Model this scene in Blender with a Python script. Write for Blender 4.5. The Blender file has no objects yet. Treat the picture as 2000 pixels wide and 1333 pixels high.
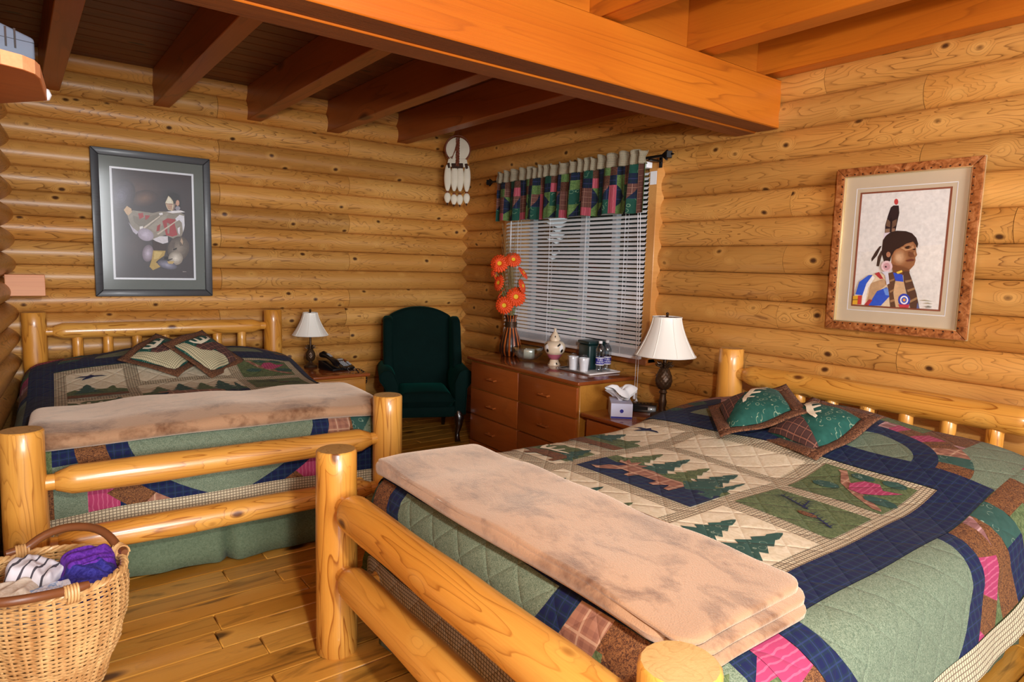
import bpy, bmesh, math, random
from mathutils import Vector, Matrix, Euler
from mathutils.geometry import tessellate_polygon
random.seed(7)
SC = bpy.context.scene
COL = SC.collection
PI = math.pi

# ------------------------------------------------------------------ camera, world, lights, exposure
def look_matrix(yaw, pitch, roll):
    f = Vector((math.sin(yaw)*math.cos(pitch), math.cos(yaw)*math.cos(pitch), -math.sin(pitch)))
    rt = Vector((math.cos(yaw), -math.sin(yaw), 0))
    dn = f.cross(rt)
    c, s = math.cos(roll), math.sin(roll)
    r2 = c*rt + s*dn
    d2 = -s*rt + c*dn
    m = Matrix((r2, -d2, -f)).transposed()
    return m
cam_d = bpy.data.cameras.new('camera')
cam = bpy.data.objects.new('camera', cam_d)
COL.objects.link(cam)
cam.matrix_world = Matrix.Translation((0, 0, 1.5)) @ look_matrix(math.radians(37.4465), math.radians(6.5897), math.radians(-1.6306)).to_4x4()
cam_d.sensor_width = 36.0
cam_d.lens = 36.0*1270.66/2000.0
cam_d.clip_start = 0.02
SC.camera = cam

world = bpy.data.worlds.new('world')
SC.world = world
world.use_nodes = True
_bg = world.node_tree.nodes['Background']
_bg.inputs[0].default_value = (0.93, 0.96, 1.0, 1)
_bg.inputs[1].default_value = 0.5

def lamp(name, kind, loc, power, color=(1, 1, 1), size=0.1, target=None, size_y=None):
    d = bpy.data.lights.new(name, kind)
    d.energy = power
    d.color = color
    o = bpy.data.objects.new(name, d)
    COL.objects.link(o)
    o.location = loc
    if kind == 'AREA':
        d.size = size
        if size_y:
            d.shape = 'RECTANGLE'
            d.size_y = size_y
    else:
        d.shadow_soft_size = size
    if target is not None:
        o.rotation_euler = (Vector(target)-Vector(loc)).to_track_quat('-Z', 'Y').to_euler()
    return o
# the photographer's flash, held high and a little to the right of the lens
lamp('camera_flash', 'POINT', (0.33, -0.15, 1.93), 185, (1.0, 0.975, 0.93), 0.06)
# daylight from the window behind the photographer
lamp('window_daylight', 'AREA', (0.2, -4.5, 1.9), 440, (0.95, 0.97, 1.0), 2.4, (1.6, 4.2, 1.3), 2.0)

SC.view_settings.view_transform = 'Standard'
SC.view_settings.look = 'None'
SC.view_settings.exposure = 0.0
SC.view_settings.gamma = 1.0
SC.view_settings.use_curve_mapping = False
try:
    SC.cycles.max_bounces = 6
    SC.cycles.diffuse_bounces = 3
    SC.cycles.sample_clamp_indirect = 6.0
    SC.cycles.use_denoising = True
    SC.cycles.use_adaptive_sampling = True
    SC.cycles.adaptive_threshold = 0.03
    SC.cycles.transparent_max_bounces = 16
except Exception:
    pass

# ------------------------------------------------------------------ small helpers
def lin(r, g, b):
    def f(c):
        c = c/255.0
        return c/12.92 if c <= 0.04045 else ((c+0.055)/1.055)**2.4
    return (f(r), f(g), f(b), 1.0)

def link(o, parent=None):
    COL.objects.link(o)
    if parent is not None:
        o.parent = parent
    return o

def tag(o, label=None, cat=None, group=None, kind=None):
    if label: o['label'] = label
    if cat: o['category'] = cat
    if group: o['group'] = group
    if kind: o['kind'] = kind
    return o

def empty(name, loc=(0, 0, 0), rz=0.0, label=None, cat=None, group=None):
    o = bpy.data.objects.new(name, None)
    o.empty_display_size = 0.1
    o.location = loc
    o.rotation_euler = (0, 0, rz)
    COL.objects.link(o)
    return tag(o, label, cat, group)

class MB:
    """collects geometry of ONE part"""
    def __init__(s):
        s.v = []; s.f = []; s.uv = []; s.mi = []
    def add(s, verts, faces, uvs=None, mi=0):
        n = len(s.v)
        s.v += [tuple(v) for v in verts]
        s.uv += list(uvs) if uvs else [(v[0], v[1]) for v in verts]
        for f in faces:
            s.f.append([i+n for i in f]); s.mi.append(mi)
        return s
    def box(s, x0, x1, y0, y1, z0, z1, mi=0):
        v = [(x0, y0, z0), (x1, y0, z0), (x1, y1, z0), (x0, y1, z0), (x0, y0, z1), (x1, y0, z1), (x1, y1, z1), (x0, y1, z1)]
        return s.add(v, [(3, 2, 1, 0), (4, 5, 6, 7), (0, 1, 5, 4), (1, 2, 6, 5), (2, 3, 7, 6), (3, 0, 4, 7)], None, mi)
    def tube(s, pts, rad, n=10, cap=True, closed=False, mi=0, flat=1.0):
        pts = [Vector(p) for p in pts]
        m = len(pts)
        if not hasattr(rad, '__len__'): rad = [rad]*m
        vs = []; uv = []
        up = None
        dist = 0
        for i, p in enumerate(pts):
            if closed: t = pts[(i+1) % m]-pts[i-1]
            else: t = pts[min(i+1, m-1)]-pts[max(i-1, 0)]
            if t.length < 1e-9: t = Vector((0, 0, 1))
            t.normalize()
            if up is None:
                up = Vector((0, 0, 1)) if abs(t.z) < 0.9 else Vector((1, 0, 0))
            a = up-t*up.dot(t)
            if a.length < 1e-6: a = t.orthogonal()
            a.normalize(); b = t.cross(a); up = a
            if i: dist += (pts[i]-pts[i-1]).length
            for k in range(n):
                th = 2*PI*k/n
                vs.append(p+a*math.cos(th)*rad[i]*flat+b*math.sin(th)*rad[i]); uv.append((dist, k/n))
        fs = []
        for i in range(m if closed else m-1):
            j = (i+1) % m
            for k in range(n):
                k2 = (k+1) % n
                fs.append((i*n+k, i*n+k2, j*n+k2, j*n+k))
        if cap and not closed:
            fs.append(tuple(range(n))[::-1]); fs.append(tuple((m-1)*n+k for k in range(n)))
        return s.add(vs, fs, uv, mi)
    def lathe(s, prof, n=24, c=(0, 0, 0), sx=1.0, sy=1.0, mi=0, cap=True):
        vs = []; uv = []; fs = []
        for i, (r, z) in enumerate(prof):
            for k in range(n):
                th = 2*PI*k/n
                vs.append((c[0]+r*math.cos(th)*sx, c[1]+r*math.sin(th)*sy, c[2]+z)); uv.append((k/n, z))
        for i in range(len(prof)-1):
            for k in range(n):
                k2 = (k+1) % n
                fs.append((i*n+k, i*n+k2, (i+1)*n+k2, (i+1)*n+k))
        if cap:
            if prof[0][0] > 1e-5: fs.append(tuple(range(n))[::-1])
            if prof[-1][0] > 1e-5: fs.append(tuple((len(prof)-1)*n+k for k in range(n)))
        return s.add(vs, fs, uv, mi)
    def prism(s, poly, h0, h1, fn=None, mi=0):
        """poly (x,y) extruded between h0 and h1; fn maps (x,y,h) to 3D"""
        fn = fn or (lambda x, y, h: (x, y, h))
        n = len(poly)
        vs = [fn(x, y, h0) for x, y in poly]+[fn(x, y, h1) for x, y in poly]
        tri = tessellate_polygon([[Vector((x, y, 0)) for x, y in poly]])
        fs = []
        for t in tri:
            a = [poly[i] for i in t]
            cr = (a[1][0]-a[0][0])*(a[2][1]-a[0][1])-(a[1][1]-a[0][1])*(a[2][0]-a[0][0])
            t = tuple(t) if cr > 0 else tuple(t)[::-1]
            fs.append(tuple(i+n for i in t)); fs.append(t[::-1])
        ar = sum(poly[i][0]*poly[(i+1) % n][1]-poly[(i+1) % n][0]*poly[i][1] for i in range(n))
        for i in range(n):
            j = (i+1) % n
            q = (i, j, j+n, i+n)
            fs.append(q if ar > 0 else q[::-1])
        uv = [(x, y) for x, y in poly]*2
        return s.add(vs, fs, uv, mi)
    def grid(s, nu, nv, fn, closed_u=False, mi=0, uvfn=None):
        vs = []; uv = []; fs = []
        for j in range(nv+1):
            for i in range(nu if closed_u else nu+1):
                vs.append(fn(i/nu, j/nv)); uv.append(uvfn(i/nu, j/nv) if uvfn else (i/nu, j/nv))
        w = nu if closed_u else nu+1
        for j in range(nv):
            for i in range(nu):
                i2 = (i+1) % w
                fs.append((j*w+i, j*w+i2, (j+1)*w+i2, (j+1)*w+i))
        return s.add(vs, fs, uv, mi)
    def mesh(s, name, mats, smooth=40, bevel=0.0, seg=2):
        me = bpy.data.meshes.new(name)
        me.from_pydata(s.v, [], s.f)
        ul = me.uv_layers.new(name='UVMap')
        li = [0]*len(me.loops)
        me.loops.foreach_get('vertex_index', li)
        flat = [0.0]*(2*len(li))
        for k, vi in enumerate(li):
            flat[2*k], flat[2*k+1] = s.uv[vi]
        ul.data.foreach_set('uv', flat)
        if not isinstance(mats, (list, tuple)): mats = [mats]
        for m in mats: me.materials.append(m)
        if len(mats) > 1: me.polygons.foreach_set('material_index', s.mi)
        if bevel > 0:
            bm = bmesh.new(); bm.from_mesh(me)
            bmesh.ops.remove_doubles(bm, verts=bm.verts, dist=1e-6)
            ed = [e for e in bm.edges if len(e.link_faces) == 2 and e.calc_face_angle(0) > 0.6]
            bmesh.ops.bevel(bm, geom=ed, offset=bevel, segments=seg, affect='EDGES', profile=0.5)
            bm.to_mesh(me); bm.free()
        if smooth:
            me.shade_smooth()
            me.set_sharp_from_angle(angle=math.radians(smooth))
        me.update()
        return me
    def build(s, name, mats, parent=None, smooth=40, bevel=0.0, seg=2, loc=None, rot=None):
        o = bpy.data.objects.new(name, s.mesh(name, mats, smooth, bevel, seg))
        link(o, parent)
        if loc is not None: o.location = loc
        if rot is not None: o.rotation_euler = rot
        return o

def subsurf(o, lv=1):
    m = o.modifiers.new('sub', 'SUBSURF'); m.levels = lv; m.render_levels = lv
    return o
def solidify(o, t, off=-1.0):
    m = o.modifiers.new('solid', 'SOLIDIFY'); m.thickness = t; m.offset = off
    return o
def sm(a, b, x):
    if a == b: return 0.0 if x < a else 1.0
    t = min(1, max(0, (x-a)/(b-a)))
    return t*t*(3-2*t)

# ------------------------------------------------------------------ material tools
class NT:
    def __init__(s, name):
        s.m = bpy.data.materials.new(name)
        s.m.use_nodes = True
        s.t = s.m.node_tree
        s.b = s.t.nodes['Principled BSDF']
        s.out = s.t.nodes['Material Output']
    def n(s, typ, **kw):
        nd = s.t.nodes.new(typ)
        for k, v in kw.items(): setattr(nd, k, v)
        return nd
    def l(s, a, b):
        s.t.links.new(a, b)
    def setin(s, nd, key, val):
        i = nd.inputs[key]
        if hasattr(val, 'is_linked') or isinstance(val, bpy.types.NodeSocket): s.l(val, i)
        else: i.default_value = val
    def math(s, op, a, b=0.0, c=None, clamp=False):
        nd = s.n('ShaderNodeMath', operation=op); nd.use_clamp = clamp
        s.setin(nd, 0, a); s.setin(nd, 1, b)
        if c is not None: s.setin(nd, 2, c)
        return nd.outputs[0]
    def vmath(s, op, a, b):
        nd = s.n('ShaderNodeVectorMath', operation=op)
        s.setin(nd, 0, a); s.setin(nd, 1, b)
        return nd.outputs[0]
    def mix(s, fac, a, b, blend='MIX'):
        nd = s.n('ShaderNodeMix', data_type='RGBA', blend_type=blend)
        nd.clamp_factor = True
        s.setin(nd, 0, fac); s.setin(nd, 6, a); s.setin(nd, 7, b)
        return nd.outputs[2]
    def ramp(s, fac, stops, interp='LINEAR'):
        nd = s.n('ShaderNodeValToRGB'); cr = nd.color_ramp; cr.interpolation = interp
        while len(cr.elements) < len(stops): cr.elements.new(0.5)
        for e, (p, c) in zip(cr.elements, stops):
            e.position = p
            e.color = (c, c, c, 1) if not hasattr(c, '__len__') else c
        s.setin(nd, 0, fac)
        return nd.outputs[0]
    def noise(s, vec, scale, detail=2.0, rough=0.5, dist=0.0):
        nd = s.n('ShaderNodeTexNoise')
        s.setin(nd, 'Vector', vec); s.setin(nd, 'Scale', scale); s.setin(nd, 'Detail', detail)
        s.setin(nd, 'Roughness', rough); s.setin(nd, 'Distortion', dist)
        return nd.outputs[0]
    def voronoi(s, vec, scale, rnd=1.0, feature='F1'):
        nd = s.n('ShaderNodeTexVoronoi', feature=feature)
        s.setin(nd, 'Vector', vec); s.setin(nd, 'Scale', scale); s.setin(nd, 'Randomness', rnd)
        return nd.outputs[0]
    def mapping(s, vec, scale=(1, 1, 1), rot=(0, 0, 0), loc=(0, 0, 0)):
        nd = s.n('ShaderNodeMapping')
        s.l(vec, nd.inputs[0]); nd.inputs[1].default_value = loc; nd.inputs[2].default_value = rot; nd.inputs[3].default_value = scale
        return nd.outputs[0]
    def obj(s): return s.n('ShaderNodeTexCoord').outputs['Object']
    def uv(s): return s.n('ShaderNodeTexCoord').outputs['UV']
    def sep(s, vec):
        nd = s.n('ShaderNodeSeparateXYZ'); s.l(vec, nd.inputs[0]); return nd.outputs
    def comb(s, x, y, z):
        nd = s.n('ShaderNodeCombineXYZ'); s.setin(nd, 0, x); s.setin(nd, 1, y); s.setin(nd, 2, z); return nd.outputs[0]
    def rand(s): return s.n('ShaderNodeObjectInfo').outputs['Random']
    def bump(s, h, strength=0.3, dist=0.01):
        nd = s.n('ShaderNodeBump'); s.l(h, nd.inputs['Height'])
        nd.inputs['Strength'].default_value = strength; nd.inputs['Distance'].default_value = dist
        s.l(nd.outputs[0], s.b.inputs['Normal'])
        return nd
    def done(s, color=None, rough=0.5, **kw):
        if color is not None: s.setin(s.b, 'Base Color', color)
        s.setin(s.b, 'Roughness', rough)
        for k, v in kw.items():
            s.setin(s.b, k.replace('_', ' '), v)
        return s.m

def plain(name, rgb, rough=0.5, var=0.06, scale=20.0, bump=0.0, **kw):
    t = NT(name)
    c = lin(*rgb)
    nz = t.noise(t.obj(), scale, 3.0)
    d = tuple(x*(1-var*2) for x in c[:3])+(1,)
    u = tuple(min(1, x*(1+var*2)) for x in c[:3])+(1,)
    col = t.mix(nz, d, u)
    if bump: t.bump(nz, bump, 0.004)
    return t.done(col, rough, **kw)

def wood(name, light, mid, dark, line=0.75, rough=0.4, coat=0.0, ax=0.55, cr=5.5, rings=11.0, knots=True, knot_sc=1.0, knot_rgb=(70, 40, 22), var=0.35, bump=0.12, blotch=0.0, coat_rough=0.15, kx=1.7, kr=4.2, kn=1.0):
    t = NT(name)
    co = t.obj()
    rd = t.rand()
    off = t.comb(t.math('MULTIPLY', rd, 71.3), t.math('MULTIPLY', rd, 37.7), t.math('MULTIPLY', rd, 93.1))
    base = t.vmath('ADD', t.mapping(co, (ax, cr, cr)), off)
    kv = t.voronoi(t.vmath('ADD', t.mapping(co, (kx*knot_sc, kr*knot_sc, kr*knot_sc)), off), 1.0) if knots else None
    n1 = t.noise(base, 1.0, 2.6, 0.42, 0.35)
    if knots:
        halo = t.ramp(kv, [(0.0, 1.0), (0.1, 0.7), (0.34, 0.0)])
        n1 = t.math('ADD', n1, t.math('MULTIPLY', halo, 0.22))
    fr = t.math('FRACT', t.math('MULTIPLY', n1, rings))
    ln = t.ramp(fr, [(0.0, 0.0), (0.6, 0.05), (0.84, 0.35), (0.94, 1.0), (1.0, 0.0)])
    fib = t.noise(t.vmath('ADD', t.mapping(co, (ax*4.5, cr*22, cr*22)), off), 1.0, 2.0, 0.6)
    low = t.noise(t.vmath('ADD', t.mapping(co, (0.8, 3.0, 3.0)), off), 1.0, 1.0)
    fade = t.noise(t.vmath('ADD', t.mapping(co, (1.1, 2.5, 2.5), loc=(5, 3, 1)), off), 1.0, 1.0)
    c0 = t.mix(t.ramp(low, [(0.3, 0.0), (0.7, 1.0)]), lin(*light), lin(*mid))
    vr = t.math('ADD', t.math('MULTIPLY', rd, var), 1.0-var*0.55)
    hsv = t.n('ShaderNodeHueSaturation'); t.l(c0, hsv.inputs['Color']); t.l(vr, hsv.inputs['Value'])
    c1 = t.mix(t.math('MULTIPLY', fib, 0.35), hsv.outputs[0], lin(*mid), 'MULTIPLY')
    lfac = t.math('MULTIPLY', t.math('MULTIPLY', ln, line), t.ramp(fade, [(0.33, 0.25), (0.62, 1.0)]))
    c2 = t.mix(lfac, c1, lin(*dark))
    if blotch > 0:
        bl = t.noise(t.vmath('ADD', t.mapping(co, (3.0, 11.0, 11.0)), off), 1.0, 3.0, 0.6, 0.8)
        c2 = t.mix(t.math('MULTIPLY', t.ramp(bl, [(0.56, 0.0), (0.70, 1.0)]), blotch), c2, lin(*knot_rgb))
    if knots:
        c2 = t.mix(t.math('MULTIPLY', t.ramp(kv, [(0.10*kn, 0.0), (0.16*kn, 1.0), (0.34*kn, 0.0)]), 0.45), c2, lin(*light))
        kf = t.ramp(kv, [(0.0, 1.0), (0.075*kn, 0.95), (0.105*kn, 0.55), (0.15*kn, 0.0)])
        c2 = t.mix(kf, c2, lin(*knot_rgb))
    t.bump(fib, bump, 0.004)
    return t.done(c2, rough, **{'Coat_Weight': coat, 'Coat_Roughness': coat_rough})

# ------------------------------------------------------------------ materials
M = {}
M['wall_log'] = wood('wall_log_wood', (224, 170, 92), (200, 140, 64), (108, 60, 20), 0.85, 0.42, 0.14, ax=1.3, cr=7.0, rings=23, coat_rough=0.3, kx=5.2, kr=7.0, kn=0.9)
M['bed_log'] = wood('bed_log_wood', (236, 180, 88), (218, 150, 54), (144, 76, 14), 0.95, 0.36, 0.4, ax=1.0, cr=9.0, rings=13, knot_rgb=(104, 58, 26), var=0.12, coat_rough=0.16, kx=4.0, kr=7.5, kn=1.0)
M['bed_end'] = wood('bed_log_end_grain', (214, 180, 122), (196, 154, 90), (132, 84, 36), 0.9, 0.5, 0.1, ax=1.0, cr=9.0, rings=14, knots=False)
M['beam'] = wood('beam_wood', (216, 126, 30), (196, 104, 16), (138, 62, 6), 0.55, 0.42, 0.1, ax=0.35, cr=5.0, rings=11, knots=False, var=0.12)
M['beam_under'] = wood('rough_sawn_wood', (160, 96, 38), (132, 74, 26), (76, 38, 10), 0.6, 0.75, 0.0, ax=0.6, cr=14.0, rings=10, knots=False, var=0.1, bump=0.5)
M['ceil'] = wood('ceiling_plank_wood', (134, 74, 32), (112, 56, 22), (54, 24, 8), 0.6, 0.5, 0.05, ax=0.6, cr=6.0, rings=9, knot_sc=1.4, knot_rgb=(44, 20, 8), var=0.3)
M['joist'] = wood('joist_wood', (176, 96, 40), (156, 78, 28), (92, 42, 12), 0.5, 0.45, 0.1, ax=0.4, cr=5.0, rings=8, knot_sc=0.7, knot_rgb=(80, 34, 12), var=0.15)
M['floor'] = wood('floor_plank_wood', (222, 166, 74), (196, 134, 46), (116, 70, 18), 0.5, 0.3, 0.5, ax=0.7, cr=9.0, rings=6, knot_sc=1.1, knot_rgb=(58, 32, 12), var=0.25, blotch=0.7, coat_rough=0.12)
M['groove'] = plain('dark_groove', (48, 28, 12), 0.8)
M['cabinet'] = wood('cherry_cabinet_wood', (172, 92, 36), (152, 76, 26), (112, 52, 16), 0.3, 0.32, 0.35, ax=0.7, cr=3.0, rings=6, knots=False, var=0.12, bump=0.03)
M['cabinet_top'] = wood('cherry_top_wood', (158, 82, 36), (140, 68, 26), (104, 48, 16), 0.3, 0.2, 0.6, ax=0.7, cr=3.0, rings=6, knots=False, var=0.05, bump=0.02, coat_rough=0.08)
M['maple'] = wood('golden_side_wood', (198, 138, 56), (180, 118, 40), (140, 84, 24), 0.3, 0.35, 0.3, ax=0.7, cr=3.0, rings=6, knots=False, var=0.1, bump=0.03)
M['trim'] = wood('window_trim_wood', (224, 168, 98), (206, 146, 78), (160, 102, 46), 0.4, 0.4, 0.15, ax=0.5, cr=6.0, rings=7, knots=False, var=0.08)
M['sill'] = wood('sill_wood', (190, 116, 54), (168, 96, 40), (120, 62, 22), 0.4, 0.35, 0.25, ax=0.5, cr=6.0, rings=7, knots=False, var=0.08)
M['block'] = wood('pine_block_wood', (232, 168, 120), (222, 150, 100), (190, 118, 70), 0.3, 0.5, ax=0.5, cr=8, rings=6, knots=False)
M['shelf'] = wood('shelf_wood', (176, 104, 48), (158, 86, 34), (120, 60, 20), 0.3, 0.45, 0.1, ax=0.8, cr=4, rings=6, knots=False)
M['white'] = plain('white_paint', (236, 238, 244), 0.4, 0.02)
M['slat'] = plain('white_blind_vinyl', (244, 246, 252), 0.35, 0.02)
M['vinyl'] = plain('grey_white_vinyl_frame', (170, 176, 186), 0.4, 0.03)
M['black'] = plain('black_plastic', (16, 16, 18), 0.3, 0.1, Coat_Weight=0.3)
M['blackmetal'] = plain('black_iron', (24, 20, 20), 0.45, 0.15, Metallic=0.6)
M['darkleg'] = plain('dark_leg_wood', (34, 18, 14), 0.25, 0.2, Coat_Weight=0.5)
M['bronze'] = plain('antique_bronze', (74, 52, 34), 0.4, 0.3, 60.0, 0.3, Metallic=0.5)
M['candle'] = plain('white_wax', (240, 236, 226), 0.5, 0.02)
M['paper'] = plain('white_tissue_paper', (244, 244, 246), 0.7, 0.01)
M['tissuebox'] = plain('pale_lilac_card', (214, 218, 244), 0.5, 0.03)
M['petal'] = plain('orange_petal', (250, 78, 22), 0.6, 0.12, 60.0)
M['centre'] = plain('yellow_flower_centre', (248, 190, 40), 0.7, 0.15, 200.0, 0.5)
M['stem'] = plain('green_stem', (92, 104, 52), 0.6, 0.2)
M['grass'] = plain('dry_grass', (128, 104, 60), 0.7, 0.2)
M['hide'] = plain('white_rawhide', (226, 216, 194), 0.75, 0.06, 14.0, 0.3)
M['fur'] = plain('brown_fur', (58, 34, 22), 0.9, 0.3, 120.0, 0.6)
M['leather'] = plain('red_brown_leather', (120, 62, 40), 0.5, 0.2, 60.0, 0.3)
M['bucket'] = plain('dark_green_vinyl', (12, 44, 44), 0.35, 0.08)
M['porcelain'] = plain('white_porcelain', (240, 236, 234), 0.25, 0.02)
M['label_blue'] = plain('blue_bottle_label', (46, 42, 150), 0.4, 0.05)
M['cap'] = plain('white_bottle_cap', (238, 240, 244), 0.4, 0.02)
M['urn'] = plain('cream_pottery', (222, 200, 172), 0.35, 0.05)
M['urn_pink'] = plain('pink_glaze', (176, 92, 110), 0.35, 0.05)
M['shirtwhite'] = plain('white_print_ink', (245, 245, 245), 0.5, 0.0)
M['key'] = plain('grey_phone_keys', (170, 172, 176), 0.5, 0.05)
M['red'] = plain('red_lamp_button', (200, 30, 30), 0.4, 0.05)
M['silver'] = plain('silver_grey_plastic', (92, 104, 120), 0.35, 0.04)
M['outside_dark'] = plain('shaded_forest_green', (18, 24, 20), 0.9, 0.5, 3.0)
M['bark'] = plain('dark_bark', (40, 34, 30), 0.9, 0.3, 8.0, 0.4)
M['lawn'] = plain('mown_lawn', (104, 140, 60), 0.9, 0.2, 6.0)
M['pile'] = plain('white_sheet', (232, 230, 232), 0.8, 0.03)

def glass(name, tint=(1, 1, 1, 1), refl=0.12, rough=0.02, pw=3.5):
    t = NT(name)
    t.t.nodes.remove(t.b)
    tr = t.n('ShaderNodeBsdfTransparent'); tr.inputs[0].default_value = tint
    gl = t.n('ShaderNodeBsdfGlossy'); gl.inputs['Roughness'].default_value = rough
    fr = t.n('ShaderNodeLayerWeight'); fr.inputs[0].default_value = 0.5
    mx = t.n('ShaderNodeMixShader')
    t.l(t.math('ADD', t.math('MULTIPLY', t.math('POWER', fr.outputs[1], pw), 0.75), 0.03+refl*0.08), mx.inputs[0]); t.l(tr.outputs[0], mx.inputs[1]); t.l(gl.outputs[0], mx.inputs[2])
    t.l(mx.outputs[0], t.out.inputs[0])
    return t.m
M['pane'] = glass('window_glass', (0.92, 0.95, 0.95, 1))
M['picglass'] = glass('picture_glass', (1, 1, 1, 1), 0.05, 0.12)
M['bowl'] = glass('clear_glass_bowl', (0.90, 0.93, 0.91, 1), 0.9, 0.05, 1.6)
M['bottle'] = glass('clear_plastic_bottle', (0.78, 0.84, 0.88, 1), 1.4, 0.08, 1.5)
M['wrap'] = glass('clear_cup_wrapper', (0.95, 0.97, 1.0, 1), 0.6, 0.25, 2.5)

def shade_mat():
    t = NT('ivory_satin_shade')
    t.bump(t.noise(t.mapping(t.uv(), (220, 3, 1)), 1.0, 1.0), 0.06, 0.002)
    return t.done(lin(242, 238, 228), 0.42, **{'Sheen_Weight': 0.3, 'Transmission_Weight': 0.0, 'Subsurface_Weight': 0.0})
M['shade'] = shade_mat()
M['shade_in'] = plain('shade_lining', (92, 52, 34), 0.8, 0.05)

def velvet(name, rgb, tint, sheen=0.6):
    t = NT(name)
    nz = t.noise(t.obj(), 7.0, 3.0, 0.6)
    c = lin(*rgb)
    col = t.mix(nz, tuple(x*0.65 for x in c[:3])+(1,), tuple(x*1.3 for x in c[:3])+(1,))
    t.bump(t.noise(t.obj(), 180.0, 1.0), 0.1, 0.002)
    return t.done(col, 0.85, **{'Sheen_Weight': sheen, 'Sheen_Tint': lin(*tint), 'Sheen_Roughness': 0.35, 'Specular_IOR_Level': 0.1})
M['velvet'] = velvet('bottle_green_velvet', (4, 26, 23), (20, 104, 90), 0.3)

def fleece(name):
    t = NT(name)
    co = t.obj()
    n1 = t.noise(t.mapping(co, (1.0, 1.6, 1.0)), 5.5, 4.0, 0.62, 0.6)
    n2 = t.noise(co, 26.0, 3.0, 0.7)
    f = t.math('ADD', t.math('MULTIPLY', n1, 0.8), t.math('MULTIPLY', n2, 0.22))
    col = t.mix(t.ramp(f, [(0.34, 0.0), (0.54, 1.0)]), lin(94, 56, 34), lin(170, 132, 100))
    t.bump(t.noise(co, 240.0, 2.0), 0.35, 0.004)
    return t.done(col, 0.9, **{'Sheen_Weight': 0.85, 'Sheen_Tint': lin(255, 236, 216), 'Sheen_Roughness': 0.5, 'Specular_IOR_Level': 0.05})
M['fleece'] = fleece('tan_fleece')

# ---- quilting cottons: UV is in metres of cloth
def cloth(name, fn, quilt=True, rough=0.8):
    t = NT(name)
    uv = t.uv()
    col = fn(t, uv)
    wv = t.noise(t.mapping(uv, (900, 900, 1)), 1.0, 1.0)
    h = t.math('MULTIPLY', wv, 0.12)
    if quilt:
        s = t.sep(t.mapping(uv, (1, 1, 1), (0, 0, PI/4)))
        def seam(c):
            a = t.math('ABSOLUTE', t.math('SUBTRACT', t.math('FRACT', t.math('MULTIPLY', c, 9.0)), 0.5))
            return t.math('POWER', t.math('MULTIPLY', a, 2.0), 7.0)
        q = t.math('MAXIMUM', seam(s[0]), seam(s[1]))
        h = t.math('SUBTRACT', h, t.math('MULTIPLY', q, 1.1))
    t.bump(h, 0.45, 0.006)
    return t.done(col, rough, **{'Sheen_Weight': 0.03, 'Specular_IOR_Level': 0.15})
def lines(t, c, freq, w):
    a = t.math('ABSOLUTE', t.math('SUBTRACT', t.math('FRACT', t.math('MULTIPLY', c, freq)), 0.5))
    return t.math('LESS_THAN', a, w*0.5)
def plaid_fn(base, l1, l2, f1=22.0, w1=0.42, f2=11.0, w2=0.12, rot=0.0):
    def fn(t, uv):
        s = t.sep(t.mapping(uv, (1, 1, 1), (0, 0, rot)))
        a = t.math('ADD', t.math('MULTIPLY', lines(t, s[0], f1, w1), 0.5), t.math('MULTIPLY', lines(t, s[1], f1, w1), 0.5))
        c = t.mix(t.math('MULTIPLY', a, 0.75), lin(*base), lin(*l1))
        b = t.math('MAXIMUM', lines(t, s[0], f2, w2), lines(t, s[1], f2, w2))
        return t.mix(t.math('MULTIPLY', b, 0.55), c, lin(*l2))
    return fn
def speck_fn(a, b, sc=120.0, lo=0.42, hi=0.58, dist=1.5):
    def fn(t, uv):
        return t.mix(t.ramp(t.noise(uv, sc, 3.0, 0.6, dist), [(lo, 0.0), (hi, 1.0)]), lin(*a), lin(*b))
    return fn
def swirl_fn(a, b, ringc, sc=17.0):
    def fn(t, uv):
        v = t.voronoi(uv, sc)
        ring = t.math('LESS_THAN', t.math('ABSOLUTE', t.math('SUBTRACT', v, 0.33)), 0.026)
        brk = t.ramp(t.noise(uv, sc*1.3, 1.0), [(0.45, 0.0), (0.5, 1.0)])
        c = t.mix(t.noise(uv, sc*1.2, 3.0), lin(*a), lin(*b))
        return t.mix(t.math('MULTIPLY', t.math('MULTIPLY', ring, brk), 0.8), c, lin(*ringc))
    return fn
def gingham_fn(base, ln, f=60.0, w=0.2, soft=0.8):
    def fn(t, uv):
        s = t.sep(uv)
        b = t.math('MAXIMUM', lines(t, s[0], f, w), lines(t, s[1], f, w*1.2))
        return t.mix(t.math('MULTIPLY', b, soft), lin(*base), lin(*ln))
    return fn
def stripe_fn(base, ln, f=55.0, w=0.25, k=0.6):
    def fn(t, uv):
        s = t.sep(uv)
        wob = t.math('ADD', s[0], t.math('MULTIPLY', t.noise(uv, 30.0, 1.0), 0.012))
        return t.mix(t.math('MULTIPLY', lines(t, wob, f, w), k), lin(*base), lin(*ln))
    return fn
F = {}
F['gingham'] = cloth('gingham_cotton', gingham_fn((204, 188, 156), (84, 68, 56), 72.0, 0.24))
F['cream'] = cloth('cream_cotton', speck_fn((214, 198, 166), (226, 212, 184), 40))
F['navy'] = cloth('navy_plaid_cotton', plaid_fn((24, 30, 68), (30, 50, 56), (46, 56, 104), 30.0, 0.45, 30.0, 0.1))
F['sage'] = cloth('sage_paisley_cotton', speck_fn((88, 102, 82), (134, 144, 120), 150, 0.40, 0.62, 2.5))
F['olive'] = cloth('olive_cotton', speck_fn((78, 92, 58), (106, 118, 78), 70))
F['teal'] = cloth('teal_swirl_cotton', swirl_fn((40, 72, 64), (60, 92, 82), (140, 156, 134), 30.0))
F['brown'] = cloth('brown_speckled_cotton', speck_fn((74, 44, 32), (140, 92, 54), 170))
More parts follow.
